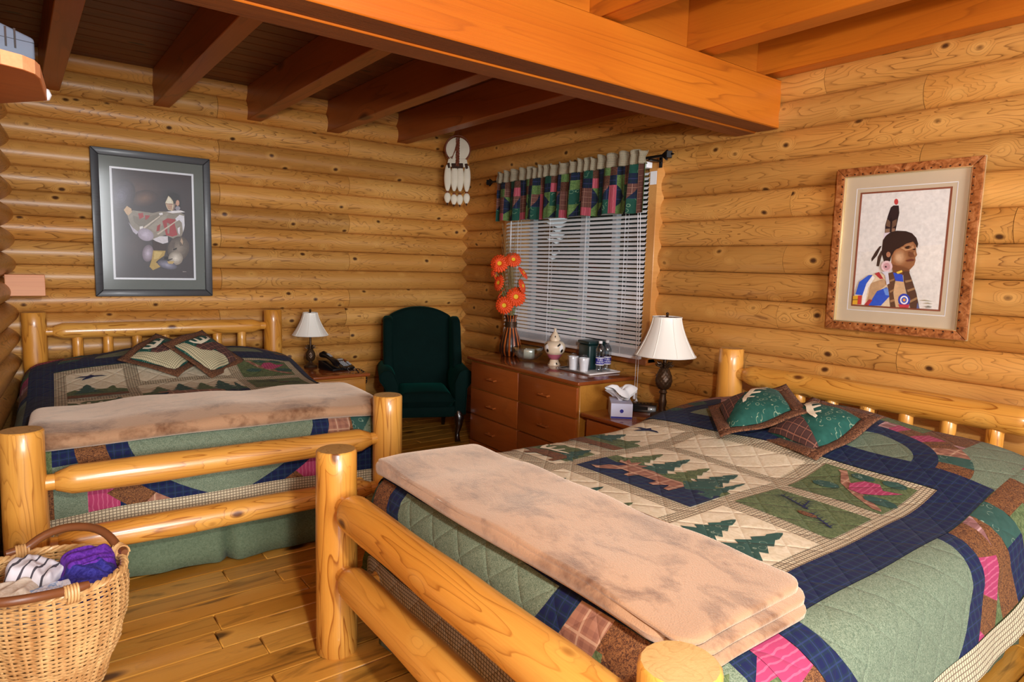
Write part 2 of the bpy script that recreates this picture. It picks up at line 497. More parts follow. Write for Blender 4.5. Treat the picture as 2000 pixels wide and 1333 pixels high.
F['pink'] = cloth('pink_striped_cotton', stripe_fn((164, 58, 94), (196, 104, 130)))
F['pinkplaid'] = cloth('mauve_plaid_cotton', plaid_fn((138, 94, 92), (170, 128, 124), (226, 190, 190), 14.0, 0.3, 14.0, 0.08))
F['rustplaid'] = cloth('tan_plaid_cotton', plaid_fn((158, 110, 88), (128, 84, 70), (206, 170, 140), 30.0, 0.4, 15.0, 0.1))
F['ink'] = cloth('navy_applique_cotton', speck_fn((24, 30, 62), (34, 42, 82), 80), False)
F['antler'] = cloth('cream_applique_cotton', speck_fn((228, 216, 186), (238, 228, 204), 60), False)
F['skirt'] = cloth('green_bed_skirt_cotton', speck_fn((84, 98, 74), (108, 120, 94), 110, 0.35, 0.65), False)
F['pteal'] = cloth('green_pillow_cotton', swirl_fn((24, 66, 58), (44, 96, 84), (150, 164, 134), 36.0), False)
F['pplaid'] = cloth('brown_pillow_plaid', plaid_fn((84, 58, 54), (66, 46, 44), (176, 118, 96), 28.0, 0.4, 28.0, 0.1), False)
F['pbrown'] = cloth('brown_pillow_flange', speck_fn((58, 36, 30), (142, 96, 66), 190), False)
F['pgingham'] = cloth('gingham_pillow_cotton', gingham_fn((206, 194, 156), (70, 62, 46), 90.0, 0.2), False)
F['vgingham'] = cloth('gingham_valance_cotton', gingham_fn((184, 172, 144), (84, 74, 62), 150.0, 0.34), False)
F['vgreen'] = cloth('green_valance_cotton', speck_fn((76, 104, 58), (104, 130, 76), 90), False)
F['vnavy'] = cloth('navy_valance_cotton', plaid_fn((26, 32, 58), (30, 46, 52), (56, 66, 100), 30.0, 0.45, 15.0, 0.1), False)
F['vteal'] = cloth('teal_valance_cotton', swirl_fn((22, 60, 50), (38, 84, 70), (120, 150, 120), 22.0), False)
F['vbrown'] = cloth('brown_valance_cotton', speck_fn((66, 42, 34), (104, 68, 52), 150), False)
F['vpink'] = cloth('pink_valance_cotton', stripe_fn((166, 74, 88), (190, 110, 116)), False)
F['vplaid'] = cloth('brown_plaid_valance_cotton', plaid_fn((104, 68, 60), (78, 50, 46), (176, 132, 112), 26.0, 0.4, 26.0, 0.1), False)
F['towel_w'] = cloth('white_striped_towel', stripe_fn((226, 222, 228), (40, 34, 48), 30.0, 0.2, 0.92), False)
F['towel_b'] = cloth('blue_patterned_towel', speck_fn((150, 176, 214), (226, 228, 238), 34, 0.42, 0.5), False)
F['towel_p'] = cloth('purple_towel', speck_fn((78, 34, 132), (104, 50, 160), 60), False)
F['towel_i'] = cloth('indigo_towel', speck_fn((44, 40, 120), (64, 60, 150), 60), False)
F['towel_c'] = cloth('cream_towel', speck_fn((222, 206, 184), (236, 224, 206), 50), False)
# ================================================================== THE ROOM
def struct_box(name, x0, x1, y0, y1, z0, z1, mat, label):
    o = MB().box(x0, x1, y0, y1, z0, z1).build(name, mat, None, 0)
    return tag(o, label, None, None, 'structure')

PITCH = 0.166
def wall_log(parent, length, z, centre, rz, bulge=0.046, h=PITCH):
    mb = MB()
    n = 12
    prof = []
    for i in range(n+1):
        t = -1+2*i/n
        prof.append((-bulge*max(0, 1-abs(t)**2.1), t*(h/2-0.0012)))
    prof += [(0.05, h/2-0.0012), (0.05, -h/2+0.0012)]
    k = len(prof)
    L = length/2-0.0015
    vs = [(-L, y, zz) for y, zz in prof]+[(L, y, zz) for y, zz in prof]
    fs = [(i, (i+1) % k, (i+1) % k+k, i+k) for i in range(k)]
    fs = [f[::-1] for f in fs]
    fs += [tuple(range(k)), tuple(range(k, 2*k))[::-1]]
    mb.add(vs, fs)
    return mb.build('log', M['wall_log'], parent, 50, loc=(centre[0], centre[1], z), rot=(0, 0, rz))

WA, WB = 5.56, 3.625          # log base planes of the back and right wall
wall_back = struct_box('wall_back', -0.5, 3.9, WA+0.05, WA+0.16, -0.1, 3.3, M['groove'], 'back wall of stacked honey-coloured logs')
k0 = -10
for k in range(k0, 10):
    z = 1.499+PITCH*k
    if z > 3.0: break
    cuts = [-0.25, 1.31, 3.66] if k % 2 else [-0.25, 2.38, 3.66]
    if k == -3: cuts = [-0.25, 1.29, 2.35, 3.66]
    for a, b in zip(cuts, cuts[1:]):
        wall_log(wall_back, b-a, z, ((a+b)/2, WA), 0.0)

wall_right = MB().box(WB+0.05, WB+0.16, -0.9, 3.10, -0.1, 3.3).box(WB+0.05, WB+0.16, 4.74, 5.75, -0.1, 3.3).box(WB+0.05, WB+0.16, 3.10, 4.74, -0.1, 0.86).box(WB+0.05, WB+0.16, 3.10, 4.74, 2.24, 3.3).build('wall_right', M['groove'], None, 0)
tag(wall_right, 'right wall of stacked honey-coloured logs around the window', None, None, 'structure')
BUTT = {5: [1.934], 4: [1.427], 3: [2.759, 0.9], 2: [1.413], 1: [2.08], 0: [1.0], -1: [2.098], -2: [1.2], -3: [2.112], -4: [1.432], 6: [1.2], 7: [2.0]}
for k in range(-11, 9):
    z = 1.748+PITCH*k
    if z > 3.05: break
    cuts = sorted([-0.8]+BUTT.get(k, [2.3 if k % 2 else 1.5])+[5.62])
    inwin = 0.86 < z < 2.24
    segs = list(zip(cuts, cuts[1:]))
    out = []
    for a, b in segs:
        if inwin and b > 3.10:
            if a < 3.06: out.append((a, 3.06))
            out.append((4.76, b))
        else: out.append((a, b))
    for a, b in out:
        if b-a > 0.05: wall_log(wall_right, b-a, z, (WB, (a+b)/2), -PI/2, 0.040)

TC = math.radians(4.5)
wall_left = MB().box(-6.3, 0.1, 0.06, 0.16, -0.1, 3.3).build('wall_left', M['groove'], None, 0, loc=(-0.055, 5.56, 0), rot=(0, 0, PI/2-TC))
tag(wall_left, 'left wall of stacked logs seen almost edge-on', None, None, 'structure')
for k in range(-10, 10):
    z = 1.582+PITCH*k
    if z > 3.0: break
    for a, b in ((-6.2, -2.6 if k % 2 else -3.4), (-2.6 if k % 2 else -3.4, 0.05)):
        wall_log(wall_left, b-a, z, ((a+b)/2, 0.0), 0.0, 0.07)

# ---- floor of pine planks running along the back wall
floor = struct_box('floor', -0.7, 3.75, -0.9, 5.75, -0.12, -0.022, M['groove'], 'varnished knotty pine plank floor')
PW = 0.135
def plank_mesh(name, L, w, th, mat, bev):
    return MB().box(-L/2, L/2, -w/2, w/2, -th, 0).mesh(name, mat, 40, bev, 1)
row = 0
y = 0.17
while y < 5.60:
    a = -0.62
    first = True
    while a < 3.66:
        L = random.uniform(1.1, 1.9) if first else random.uniform(1.5, 2.6)
        first = False
        b = min(a+L, 3.66)
        if 3.66-b < 0.4: b = 3.66
        o = bpy.data.objects.new('floor_plank', plank_mesh('floor_plank', b-a-0.002, PW-0.003, 0.03, M['floor'], 0.004))
        link(o, floor)
        o.location = ((a+b)/2, y, 0)
        a = b
    y += PW
    row += 1

# ---- ceiling: planks, joists, beam
ceiling = struct_box('ceiling', -0.6, 3.8, -0.9, 5.75, 3.06, 3.12, M['groove'], 'dark stained plank ceiling on exposed joists and a heavy beam')
def ceil_planks(y0, y1, z, w=0.14):
    yy = y0
    while yy < y1:
        w2 = min(w, y1-yy)
        for a, b in ((-0.5, 1.9), (1.9, 3.7)):
            o = bpy.data.objects.new('ceiling_plank', plank_mesh('ceiling_plank', b-a-0.002, w2-0.002, 0.025, M['ceil'], 0.005))
            link(o, ceiling)
            o.location = ((a+b)/2, yy+w2/2, z+0.025)
        yy += w
ceil_planks(2.34, 5.66, 2.85)
ceil_planks(-0.7, 2.34, 3.02)
def member(name, x0, x1, y0, y1, z0, z1, mat, axis, under=None, bev=0.004):
    """a timber; grain runs along its local X"""
    cx, cy, cz = (x0+x1)/2, (y0+y1)/2, (z0+z1)/2
    if axis == 'x': dx, dy, rz = x1-x0, y1-y0, 0
    else: dx, dy, rz = y1-y0, x1-x0, PI/2
    mb = MB()
    h = (z1-z0)/2
    mb.box(-dx/2, dx/2, -dy/2, dy/2, -h, h)
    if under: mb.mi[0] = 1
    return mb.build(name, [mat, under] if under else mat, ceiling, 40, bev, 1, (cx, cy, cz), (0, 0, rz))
JX = [0.25, 0.925, 1.585, 2.24, 2.905, 3.52]
for x in JX:
    member('joist', x-0.055, x+0.055, 2.36, 5.60, 2.595, 2.85, M['joist'], 'y')
for x in (0.25, 0.92, 1.56, 2.205, 2.905):
    member('joist', x-0.055, x+0.055, -0.7, 2.34, 2.62, 3.02, M['beam'], 'y')
member('joist', 3.49, 3.60, -0.7, 2.34, 2.63, 2.83, M['beam'], 'y')
member('joist', 3.485, 3.60, -0.7, 2.34, 2.834, 3.02, M['beam'], 'y')
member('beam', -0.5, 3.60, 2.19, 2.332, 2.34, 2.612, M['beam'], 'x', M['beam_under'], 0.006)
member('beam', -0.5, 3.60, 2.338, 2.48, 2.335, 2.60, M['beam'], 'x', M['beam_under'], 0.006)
nx = [0.305, 0.865, 0.975, 1.505, 1.615, 2.15, 2.26, 2.85, 2.96, 3.485]
for a, b in ((-0.5, 0.195), (0.305, 0.865), (0.975, 1.505), (1.615, 2.15), (2.26, 2.85), (2.96, 3.49)):
    member('blocking', a+0.001, b-0.001, 2.29, 2.335, 2.613, 3.02, M['beam'], 'x')

# ---- window in the right wall
WY0, WY1, WZ0, WZ1 = 3.10, 4.72, 0.87, 2.22
window = MB()
window.box(WB-0.03, WB+0.16, WY0, WY0+0.02, WZ0, WZ1).box(WB-0.03, WB+0.16, WY1-0.02, WY1, WZ0, WZ1).box(WB-0.03, WB+0.16, WY0, WY1, WZ1-0.02, WZ1)
window = window.build('window_1', M['trim'], None, 40)
tag(window, 'window with golden wood casing behind white blinds', None, None, 'structure')
def wpart(name, mat, *b, bev=0.003):
    mb = MB()
    mb.box(*b)
    return mb.build(name, mat, window, 40, bev, 1)
wpart('casing', M['trim'], WB-0.085, WB-0.005, WY0-0.065, WY0+0.012, WZ0-0.03, WZ1+0.05)
wpart('casing', M['trim'], WB-0.085, WB-0.005, WY1-0.012, WY1+0.065, WZ0-0.03, WZ1+0.05)
wpart('casing', M['trim'], WB-0.085, WB-0.005, WY0+0.012, WY1-0.012, WZ1-0.02, WZ1+0.05)
wpart('window_sill', M['sill'], WB-0.105, WB+0.12, WY0-0.065, WY1+0.065, WZ0-0.045, WZ0)
for a, b in ((WY0+0.02, WY0+0.07), (3.56, 3.605), (3.905, 3.96), (WY1-0.15, WY1-0.10)):
    wpart('window_frame', M['vinyl'], WB+0.08, WB+0.135, a, b, WZ0, WZ1-0.02)
wpart('window_frame', M['vinyl'], WB+0.08, WB+0.135, WY0+0.02, WY1-0.02, WZ0, WZ0+0.05)
wpart('window_frame', M['vinyl'], WB+0.08, WB+0.135, WY0+0.02, WY1-0.02, WZ1-0.07, WZ1-0.02)
wpart('window_pane', M['pane'], WB+0.10, WB+0.106, WY0+0.07, 3.93, WZ0+0.05, WZ1-0.07, bev=0)
wpart('window_pane', M['pane'], WB+0.112, WB+0.118, 3.93, WY1-0.10, WZ0+0.05, WZ1-0.07, bev=0)

# ---- outdoors beyond the window
lawn = MB().grid(30, 30, lambda u, v: (3.95+u*26, -9+v*38, -0.52+0.02*math.sin(u*9)*math.sin(v*11))).build('lawn', M['lawn'], None, 40)
tag(lawn, 'green lawn outside the window', 'lawn', None, 'stuff')
def outdoor_tree(x, y, h, r, label):
    t = empty('spruce_tree', (x, y, -0.5), 0, label, 'tree', 'spruces outside the window')
    MB().tube([(0, 0, 0), (0.04, 0, h*0.5), (0, 0, h)], [0.17, 0.12, 0.02], 8).build('trunk', M['bark'], t)
    mb = MB()
    rnd = random.Random(int(x*31+y*7))
    for i in range(520):
        zz = h*(0.10+0.88*rnd.random()); rr = r*(1-zz/h)+0.12
        a = rnd.random()*2*PI
        p = Vector((0, 0, zz)); q = Vector((math.cos(a)*rr, math.sin(a)*rr, zz-0.22*rr))
        s = Vector((-math.sin(a), math.cos(a), 0))*(0.12+0.20*rr)
        m = (p+q)/2+Vector((0, 0, 0.06))
        mb.add([p, m+s, q, m-s, m-Vector((0, 0, 0.16))], [(0, 1, 2, 3), (0, 4, 1), (1, 4, 2), (2, 4, 3), (3, 4, 0)])
    mb.build('foliage', M['outside_dark'], t, 0)
sp = [(8.8, 7.7), (13.2, 12.9), (18.5, 15.6), (8.2, 11.0), (19.5, 20.8), (12.2, 16.6)]
LBL = ['dark spruce outside behind the right end of the blinds', 'dark spruce outside behind the middle of the blinds', 'farther spruce outside, right of the window centre', 'dark spruce outside behind the left end of the blinds', 'farthest spruce outside at the left of the lawn', 'spruce outside beyond the lawn, left of the window centre']
for (x, y), lb in zip(sp, LBL):
    outdoor_tree(x, y, random.uniform(6.5, 9), random.uniform(1.7, 1.95), lb)
# ================================================================== BEDS
def round_log(name, L, r, parent, loc, rot, ends=('flat', 'flat'), mat='bed_log', seed=0, n=18, ten=0.55, amp=0.05):
    """peeled log along local X, 0..L; 'taper' ends run down to a tenon"""
    rnd = random.Random(seed)
    ph = [rnd.random()*6.28 for _ in range(6)]
    prof = []
    def R(x):
        return r*(1+amp*0.5*math.sin(5*x+ph[0])+amp*0.35*math.sin(13*x+ph[1]))
    if ends[0] == 'taper': prof += [(0.0, r*ten), (0.05, r*ten), (0.052, r*0.62), (0.105, R(0.105)*0.97), (0.125, R(0.12))]
    else: prof += [(0.0, R(0)-0.006), (0.006, R(0))]
    m = max(6, int(L/0.09))
    x0, x1 = prof[-1][0], L-(0.125 if ends[1] == 'taper' else 0.006)
    for i in range(1, m+1): prof.append((x0+(x1-x0)*i/m, R(x0+(x1-x0)*i/m)))
    if ends[1] == 'taper': prof += [(L-0.105, R(L-0.1)*0.97), (L-0.052, r*0.62), (L-0.05, r*ten), (L, r*ten)]
    else: prof += [(L, R(L)-0.006)]
    vs = []; fs = []; mi = []
    for (x, rr) in prof:
        for k in range(n):
            th = 2*PI*k/n
            q = rr*(1+amp*0.35*math.sin(2*th+ph[2]+x*2)+amp*0.2*math.sin(3*th+ph[3]-3*x))
            vs.append((x, q*math.cos(th), q*math.sin(th)))
    for i in range(len(prof)-1):
        for k in range(n):
            k2 = (k+1) % n
            fs.append((i*n+k, (i+1)*n+k, (i+1)*n+k2, i*n+k2)); mi.append(0)
    fs.append(tuple(range(n))); mi.append(1)
    fs.append(tuple((len(prof)-1)*n+k for k in range(n))[::-1]); mi.append(1)
    mb = MB(); mb.v = vs; mb.f = fs; mb.mi = mi; mb.uv = [(v[0], v[1]) for v in vs]
    return mb.build(name, [M[mat], M['bed_end']], parent, 45, loc=loc, rot=rot)

UP = (0, -PI/2, 0)
def make_bed(loc, rz, L, W, label, seed, rails, hr=0.967, hrr=0.056, ph=1.10):
    b = empty('log_bed', (loc[0], loc[1], 0), rz, label, 'bed')
    h = W/2
    for i, (x, y, zz, r) in enumerate(((-h, 0, 0.80, 0.077), (h, 0, 0.80, 0.077), (-h, L, ph, 0.072), (h, L, ph-0.004, 0.070))):
        round_log('post', zz, r, b, (x, y, 0), UP, seed=seed+i, amp=0.03)
    for j, (zz, r) in enumerate(rails):
        round_log('foot_rail', W-0.10, r, b, (-h+0.05, 0, zz), (0, 0, 0), ('taper', 'taper'), seed=seed+10+j)
    round_log('head_rail', W-0.10, hrr, b, (-h+0.05, L, hr), (0, 0, 0), ('taper', 'taper'), seed=seed+20)
    round_log('head_rail', W-0.10, 0.055, b, (-h+0.05, L, 0.45), (0, 0, 0), ('taper', 'taper'), seed=seed+21)
    for i in range(7):
        x = (i-3)*0.18
        round_log('spindle', hr-0.505, 0.034, b, (x, L, 0.48), UP, seed=seed+30+i, n=12)
    for s in (-1, 1):
        round_log('side_rail', L-0.1, 0.055, b, (s*(h-0.12), 0.05, 0.30), (0, 0, PI/2), ('taper', 'taper'), seed=seed+40+s, n=12)
    return b

def clip(poly, f):
    """keep the part of a polygon where f(x,y) >= 0 (f linear)"""
    out = []
    n = len(poly)
    for i in range(n):
        a, b = poly[i], poly[(i+1) % n]
        fa, fb = f(*a), f(*b)
        if fa >= 0: out.append(a)
        if (fa >= 0) != (fb >= 0):
            t = fa/(fa-fb)
            out.append((a[0]+(b[0]-a[0])*t, a[1]+(b[1]-a[1])*t))
    return out

def conform(name, poly, S, off, mat, parent, step=0.045):
    """a flat cloth piece laid onto the surface S(a,b); UV in metres of cloth"""
    if len(poly) < 3: return None
    ar = sum(poly[i][0]*poly[(i+1) % len(poly)][1]-poly[(i+1) % len(poly)][0]*poly[i][1] for i in range(len(poly)))
    if abs(ar) < 1e-5: return None
    if ar < 0: poly = poly[::-1]
    bm = bmesh.new()
    vs = [bm.verts.new((x, y, 0)) for x, y in poly]
    for t in tessellate_polygon([[Vector((x, y, 0)) for x, y in poly]]):
        try:
            f = bm.faces.new([vs[i] for i in t])
        except ValueError:
            continue
    bmesh.ops.recalc_face_normals(bm, faces=bm.faces)
    bmesh.ops.dissolve_limit(bm, angle_limit=0.01, verts=bm.verts, edges=bm.edges)
    bmesh.ops.triangulate(bm, faces=bm.faces)
    xs = [p[0] for p in poly]; ys = [p[1] for p in poly]
    for ax, lo, hi in ((0, min(xs), max(xs)), (1, min(ys), max(ys))):
        k = math.ceil(lo/step+1e-6)
        while k*step < hi:
            co = [0, 0, 0]; no = [0, 0, 0]
            co[ax] = k*step; no[ax] = 1
            bmesh.ops.bisect_plane(bm, geom=bm.verts[:]+bm.edges[:]+bm.faces[:], plane_co=co, plane_no=no, dist=1e-5)
            k += 1
    bmesh.ops.join_triangles(bm, faces=bm.faces, angle_face_threshold=0.1, angle_shape_threshold=3.0)
    bm.verts.index_update()
    mb = MB()
    uvs = [(v.co.x, v.co.y) for v in bm.verts]
    pts = []
    e = 0.004
    for (a, b) in uvs:
        p = Vector(S(a, b)); du = Vector(S(a+e, b))-Vector(S(a-e, b)); dv = Vector(S(a, b+e))-Vector(S(a, b-e))
        nn = du.cross(dv)
        if nn.length > 1e-12: nn.normalize()
        pts.append(p+nn*off)
    fs = []
    for f in bm.faces:
        ids = [v.index for v in f.verts]
        q = [uvs[i] for i in ids]
        s = sum(q[i][0]*q[(i+1) % len(q)][1]-q[(i+1) % len(q)][0]*q[i][1] for i in range(len(q)))
        fs.append(ids if s > 0 else ids[::-1])
    bm.free()
    mb.add(pts, fs, uvs)
    return mb.build(name, mat, parent, 60)

def tree_poly(cx, base, w, h, n=5, lean=0.0):
    L = []; R = []
    for i in range(n):
        t0 = i/n; t1 = (i+1)/n
        wo = w/2*(1-t0)**0.9; wi = w/2*(1-t0)*0.52
        y0 = base+h*t0
        L += [(cx-wo+lean*t0, y0), (cx-wi*0.9+lean*t1, y0+h/n*0.75)]
        R += [(cx+wo+lean*t0, y0), (cx+wi*0.9+lean*t1, y0+h/n*0.75)]
    return R+[(cx+lean, base+h)]+L[::-1]
def rect(x0, x1, y0, y1): return [(x0, y0), (x1, y0), (x1, y1), (x0, y1)]
def rag(x0, x1, y0, ytop, seed, n=7, amp=0.03):
    rnd = random.Random(seed)
    top = [(x1-(x1-x0)*i/n, ytop+amp*(rnd.random()-0.5)*2) for i in range(n+1)]
    return [(x0, y0), (x1, y0)]+top
MOOSE = [(0.02, 0.10), (0.10, 0.16), (0.12, 0.30), (0.20, 0.36), (0.22, 0.52), (0.12, 0.50), (0.06, 0.60), (0.14, 0.58), (0.10, 0.72), (0.20, 0.62), (0.24, 0.78), (0.28, 0.62), (0.36, 0.72), (0.36, 0.58), (0.50, 0.62), (0.70, 0.56), (0.88, 0.58), (0.97, 0.46), (0.96, 0.18), (0.90, 0.18), (0.86, 0.36), (0.78, 0.18), (0.72, 0.18), (0.72, 0.34), (0.50, 0.32), (0.48, 0.16), (0.42, 0.16), (0.40, 0.30), (0.30, 0.30), (0.22, 0.16), (0.12, 0.06)]
ELK = [(0.02, 0.30), (0.10, 0.42), (0.22, 0.46), (0.34, 0.56), (0.60, 0.58), (0.86, 0.56), (0.98, 0.44), (0.96, 0.06), (0.86, 0.04), (0.84, 0.24), (0.60, 0.20), (0.40, 0.22), (0.34, 0.02), (0.24, 0.02), (0.24, 0.24), (0.12, 0.26)]
ELKHORN = [(0.20, 0.50), (0.10, 0.66), (0.06, 0.84), (0.12, 0.84), (0.16, 0.70), (0.24, 0.66), (0.26, 0.86), (0.32, 0.86), (0.32, 0.66), (0.44, 0.70), (0.50, 0.88), (0.55, 0.84), (0.50, 0.66), (0.70, 0.70), (0.84, 0.66), (0.60, 0.60), (0.34, 0.58)]
BIRD = [(0.0, 0.42), (0.20, 0.62), (0.42, 0.60), (0.52, 0.74), (0.62, 0.60), (0.86, 0.56), (1.0, 0.40), (0.80, 0.44), (0.60, 0.42), (0.42, 0.24), (0.22, 0.06), (0.26, 0.26), (0.36, 0.44), (0.16, 0.48)]
def put(shape, x0, y0, w, h): return [(x0+x*w, y0+y*h) for x, y in shape]

def make_S(L, seed, flare_left=0.26, mound=(1.4, 2.15), flare_right=0.26):
    hw, R, y0 = 0.725, 0.13, 0.25
    rnd = random.Random(seed)
    ph = [rnd.random()*6 for _ in range(5)]
    def top(x, y):
        c = 0.682+0.016*(1-(x/0.75)**2)
        pil = sm(mound[0], mound[1], y)*(1-0.6*sm(L-0.16, L-0.05, y))
        c += 0.16*pil*(1-0.45*abs(x/0.75)**3)*(0.93+0.07*math.cos(x*9.0+0.4))
        c += 0.0045*math.sin(9*x+4*y+ph[0])*math.sin(8*y+ph[1])
        return c
    def S(a, b):
        b = min(b, L-0.06)
        da = max(0.0, abs(a)-hw); db = max(0.0, y0-b)
        ax = max(-hw, min(hw, a)); by = max(b, y0)
        d = math.hypot(da, db)
        zt = top(ax, by)
        if d < 1e-9: return (a, b, zt)
        nx = (da/d)*(1 if a > 0 else -1); ny = -db/d
        arc = R*PI/2
        if d < arc:
            th = d/R; off = R*math.sin(th); drop = R*(1-math.cos(th))
        else:
            e = d-arc
            per = by*6.0+ax*7.0+math.atan2(ny, nx)*1.5
            fr_ = flare_right+(0.2*(1-sm(0.3, 1.25, by)) if flare_right < 0.2 else 0.0)
            fl = (fr_ if a > 0 else flare_left) if abs(ny) < 0.5 else 0.03
            off = R+fl*e+0.026*min(e, 0.3)*math.sin(per*2.6+ph[2])*(1 if abs(ny) < 0.5 else 0.25)
            drop = R+e*0.965
        return (ax+nx*off, by+ny*off, max(0.025, zt-drop))
    S.top = top
    return S

P1, PF, PH = 1.56, 0.17, 1.84
HM, BIND = 0.31, 0.085
def make_quilt(loc, rz, L, shift, label, seed, flare_left=0.26, mound=(1.4, 2.15), flare_right=0.26):
    """patchwork quilt; cloth coordinates (p, r), p across from the panel's left edge, r from the foot post line"""
    S0 = make_S(L, seed, flare_left, mound, flare_right)
    def S(p, r): return S0(p-shift, r)
    q = MB()
    pa, pb = -0.13-HM-BIND, P1+HM+BIND
    ra, rb = PF-HM-BIND, L-0.065
    nu, nv = int((pb-pa)/0.03), int((rb-ra)/0.03)
    q.grid(nu, nv, lambda u, v: S(pa+(pb-pa)*u, ra+(rb-ra)*v), uvfn=lambda u, v: (pa+(pb-pa)*u, ra+(rb-ra)*v))
    q = q.build('patchwork_quilt', F['olive'], None, 60, loc=(loc[0], loc[1], 0), rot=(0, 0, rz))
    solidify(q, 0.012, -1)
    tag(q, label, 'quilt', 'patchwork quilts')
    rnd = random.Random(seed)
    def pc(poly, fab, lay, name='patch', step=0.045):
        return conform(name, poly, S, 0.0022+0.0017*lay, F[fab], q, step)
    # scrap band all round
    fabs = ['brown', 'teal', 'navy', 'sage', 'pinkplaid', 'olive', 'pink', 'teal', 'navy', 'olive', 'brown', 'sage']
    k = seed
    def scraps(s0, s1, fn, wd=0.125):
        nonlocal k
        n = max(1, round((s1-s0)/wd))
        for i in range(n):
            a, b = s0+(s1-s0)*i/n, s0+(s1-s0)*(i+1)/n
            m = 0.13+0.05*math.sin(k*2.1)
            for h0, h1 in ((0.0, m), (m, HM)):
                k += 1
                fab = fabs[(k*7+(k//3)) % len(fabs)]
                if k % 5 == 0:
                    pc([fn(a, h0), fn(b, h0), fn(a, h1)], fab, 0)
                    pc([fn(b, h0), fn(b, h1), fn(a, h1)], fabs[(k*5+3) % len(fabs)], 0)
                else:
                    pc([fn(a, h0), fn(b, h0), fn(b, h1), fn(a, h1)], fab, 0)
    right = lambda s, h: (P1+h, s)
    left = lambda s, h: (-0.13-h, s)
    foot = lambda s, h: (s, PF-h)
    head = lambda s, h: (s, min(PH+h, L-0.07))
    scraps(PF-HM, L-0.08, right); scraps(PF-HM, L-0.08, left); scraps(-0.13, P1, foot)
    hm_head = L-0.09-PH
    n = 9
    for i in range(n):
        a, b = -0.13+(P1+0.13)*i/n, -0.13+(P1+0.13)*(i+1)/n
        hh = hm_head
        k += 1
        pc([(a, PH), (b, PH), (b, PH+hh*0.55), (a, PH+hh*0.45)], fabs[(k*7) % len(fabs)], 0)
        pc([(a, PH+hh*0.45), (b, PH+hh*0.55), (b, PH+hh), (a, PH+hh)], fabs[(k*5+2) % len(fabs)], 0)
    # scallops: sage half-rounds ringed by navy plaid arcs and short scraps
    def scallop(s0, c, Ht, fn, hmax, smin, smax, ex=1.3):
        def ell(kc, kh, t): return (s0+kc*math.copysign(abs(math.cos(t))**ex, math.cos(t)), kh*math.sin(t))
        def clipped(poly):
            for f in (lambda x, y: hmax-y, lambda x, y: y, lambda x, y: x-smin, lambda x, y: smax-x):
                poly = clip(poly, f)
                if len(poly) < 3: return []
            return poly
        N = 28
        ts = [PI*i/N for i in range(N+1)]
        g = clipped([ell(c, Ht, t) for t in ts])
        if g: pc([fn(*v) for v in g], 'sage', 2)
        for t0, t1 in ((0.0, 0.25), (0.25, 0.5), (0.5, 0.75), (0.75, 1.0)):
            tt = [PI*(t0+(t1-t0)*i/8) for i in range(9)]
            g = clipped([ell(c, Ht, t) for t in tt]+[ell(c+0.085, Ht+0.085, t) for t in tt[::-1]])
            if g: pc([fn(*v) for v in g], 'navy', 2)
        wf = ['brown', 'pinkplaid', 'pink', 'teal', 'navy', 'brown', 'rustplaid', 'teal', 'pink', 'brown']
        m = 14
        for i in range(m):
            tt = [PI*(i+j/3)/m for j in range(4)]
            g = clipped([ell(c+0.085, Ht+0.085, t) for t in tt]+[ell(c+0.20, Ht+0.20, t) for t in tt[::-1]])
            if g: pc([fn(*v) for v in g], wf[(i*3+int(s0*10)) % len(wf)], 1)
    scallop(0.93, 0.42, 0.37, right, HM, PF-HM, L-0.1)
    scallop(0.93, 0.42, 0.37, left, HM, PF-HM, L-0.1)
    scallop(0.69, 0.42, 0.35, foot, HM, -0.13, P1, 1.9)
    scallop(0.42, 0.20, 0.17, head, hm_head, -0.1, P1)
    scallop(1.08, 0.20, 0.17, head, hm_head, -0.1, P1)
    # binding
    def strip(a, b, fn, h0, h1, fab, lay, seg=0.5):
        n = max(1, round((b-a)/seg))
        for i in range(n):
            s0, s1 = a+(b-a)*i/n, a+(b-a)*(i+1)/n
            pc([fn(s0, h0), fn(s1, h0), fn(s1, h1), fn(s0, h1)], fab, lay, 'binding' if fab == 'gingham' else 'border_strip')
    strip(PF-HM-BIND, L-0.08, right, HM, HM+BIND, 'gingham', 3, 2.5)
    strip(PF-HM-BIND, L-0.08, left, HM, HM+BIND, 'gingham', 3, 2.5)
    strip(-0.13-HM, P1+HM, foot, HM, HM+BIND, 'gingham', 3, 2.5)
    # centre panel
    pc(rect(0, 1.43, 0.30, 1.70), 'gingham', 1, 'centre_panel')
    strip(PF, PH, lambda s, h: (1.43+h, s), 0, 0.13, 'navy', 3, 1.8)
    strip(PF, PH, lambda s, h: (-h, s), 0, 0.13, 'navy', 3, 1.8)
    strip(0, 1.43, lambda s, h: (s, 0.30-h), 0, 0.13, 'navy', 3, 1.8)
    strip(0, 1.43, lambda s, h: (s, 1.70+h), 0, 0.14, 'navy', 3, 1.8)
    b = lambda poly, fab: pc(poly, fab, 2, 'block')
    ap = lambda poly, fab, lay=3: pc(poly, fab, lay, 'applique')
    # left column
    b(rect(0.06, 0.36, 1.14, 1.63), 'cream')
    ap(put(BIRD, 0.10, 1.50, 0.17, 0.11), 'ink', 4)
    ap(rag(0.06, 0.36, 1.21, 1.33, 3, 8, 0.03), 'olive')
    ap(tree_poly(0.16, 1.26, 0.16, 0.17, 4), 'teal', 4)
    ap(tree_poly(0.27, 1.24, 0.14, 0.15, 4, 0.02), 'olive', 4)
    ap(rag(0.06, 0.36, 1.14, 1.215, 4, 6, 0.012), 'brown', 4)
    b(rect(0.06, 0.36, 0.80, 1.07), 'cream')
    ap(rag(0.06, 0.36, 0.86, 1.02, 5, 7, 0.03), 'olive')
    ap(tree_poly(0.30, 0.88, 0.16, 0.18, 4), 'teal', 4)
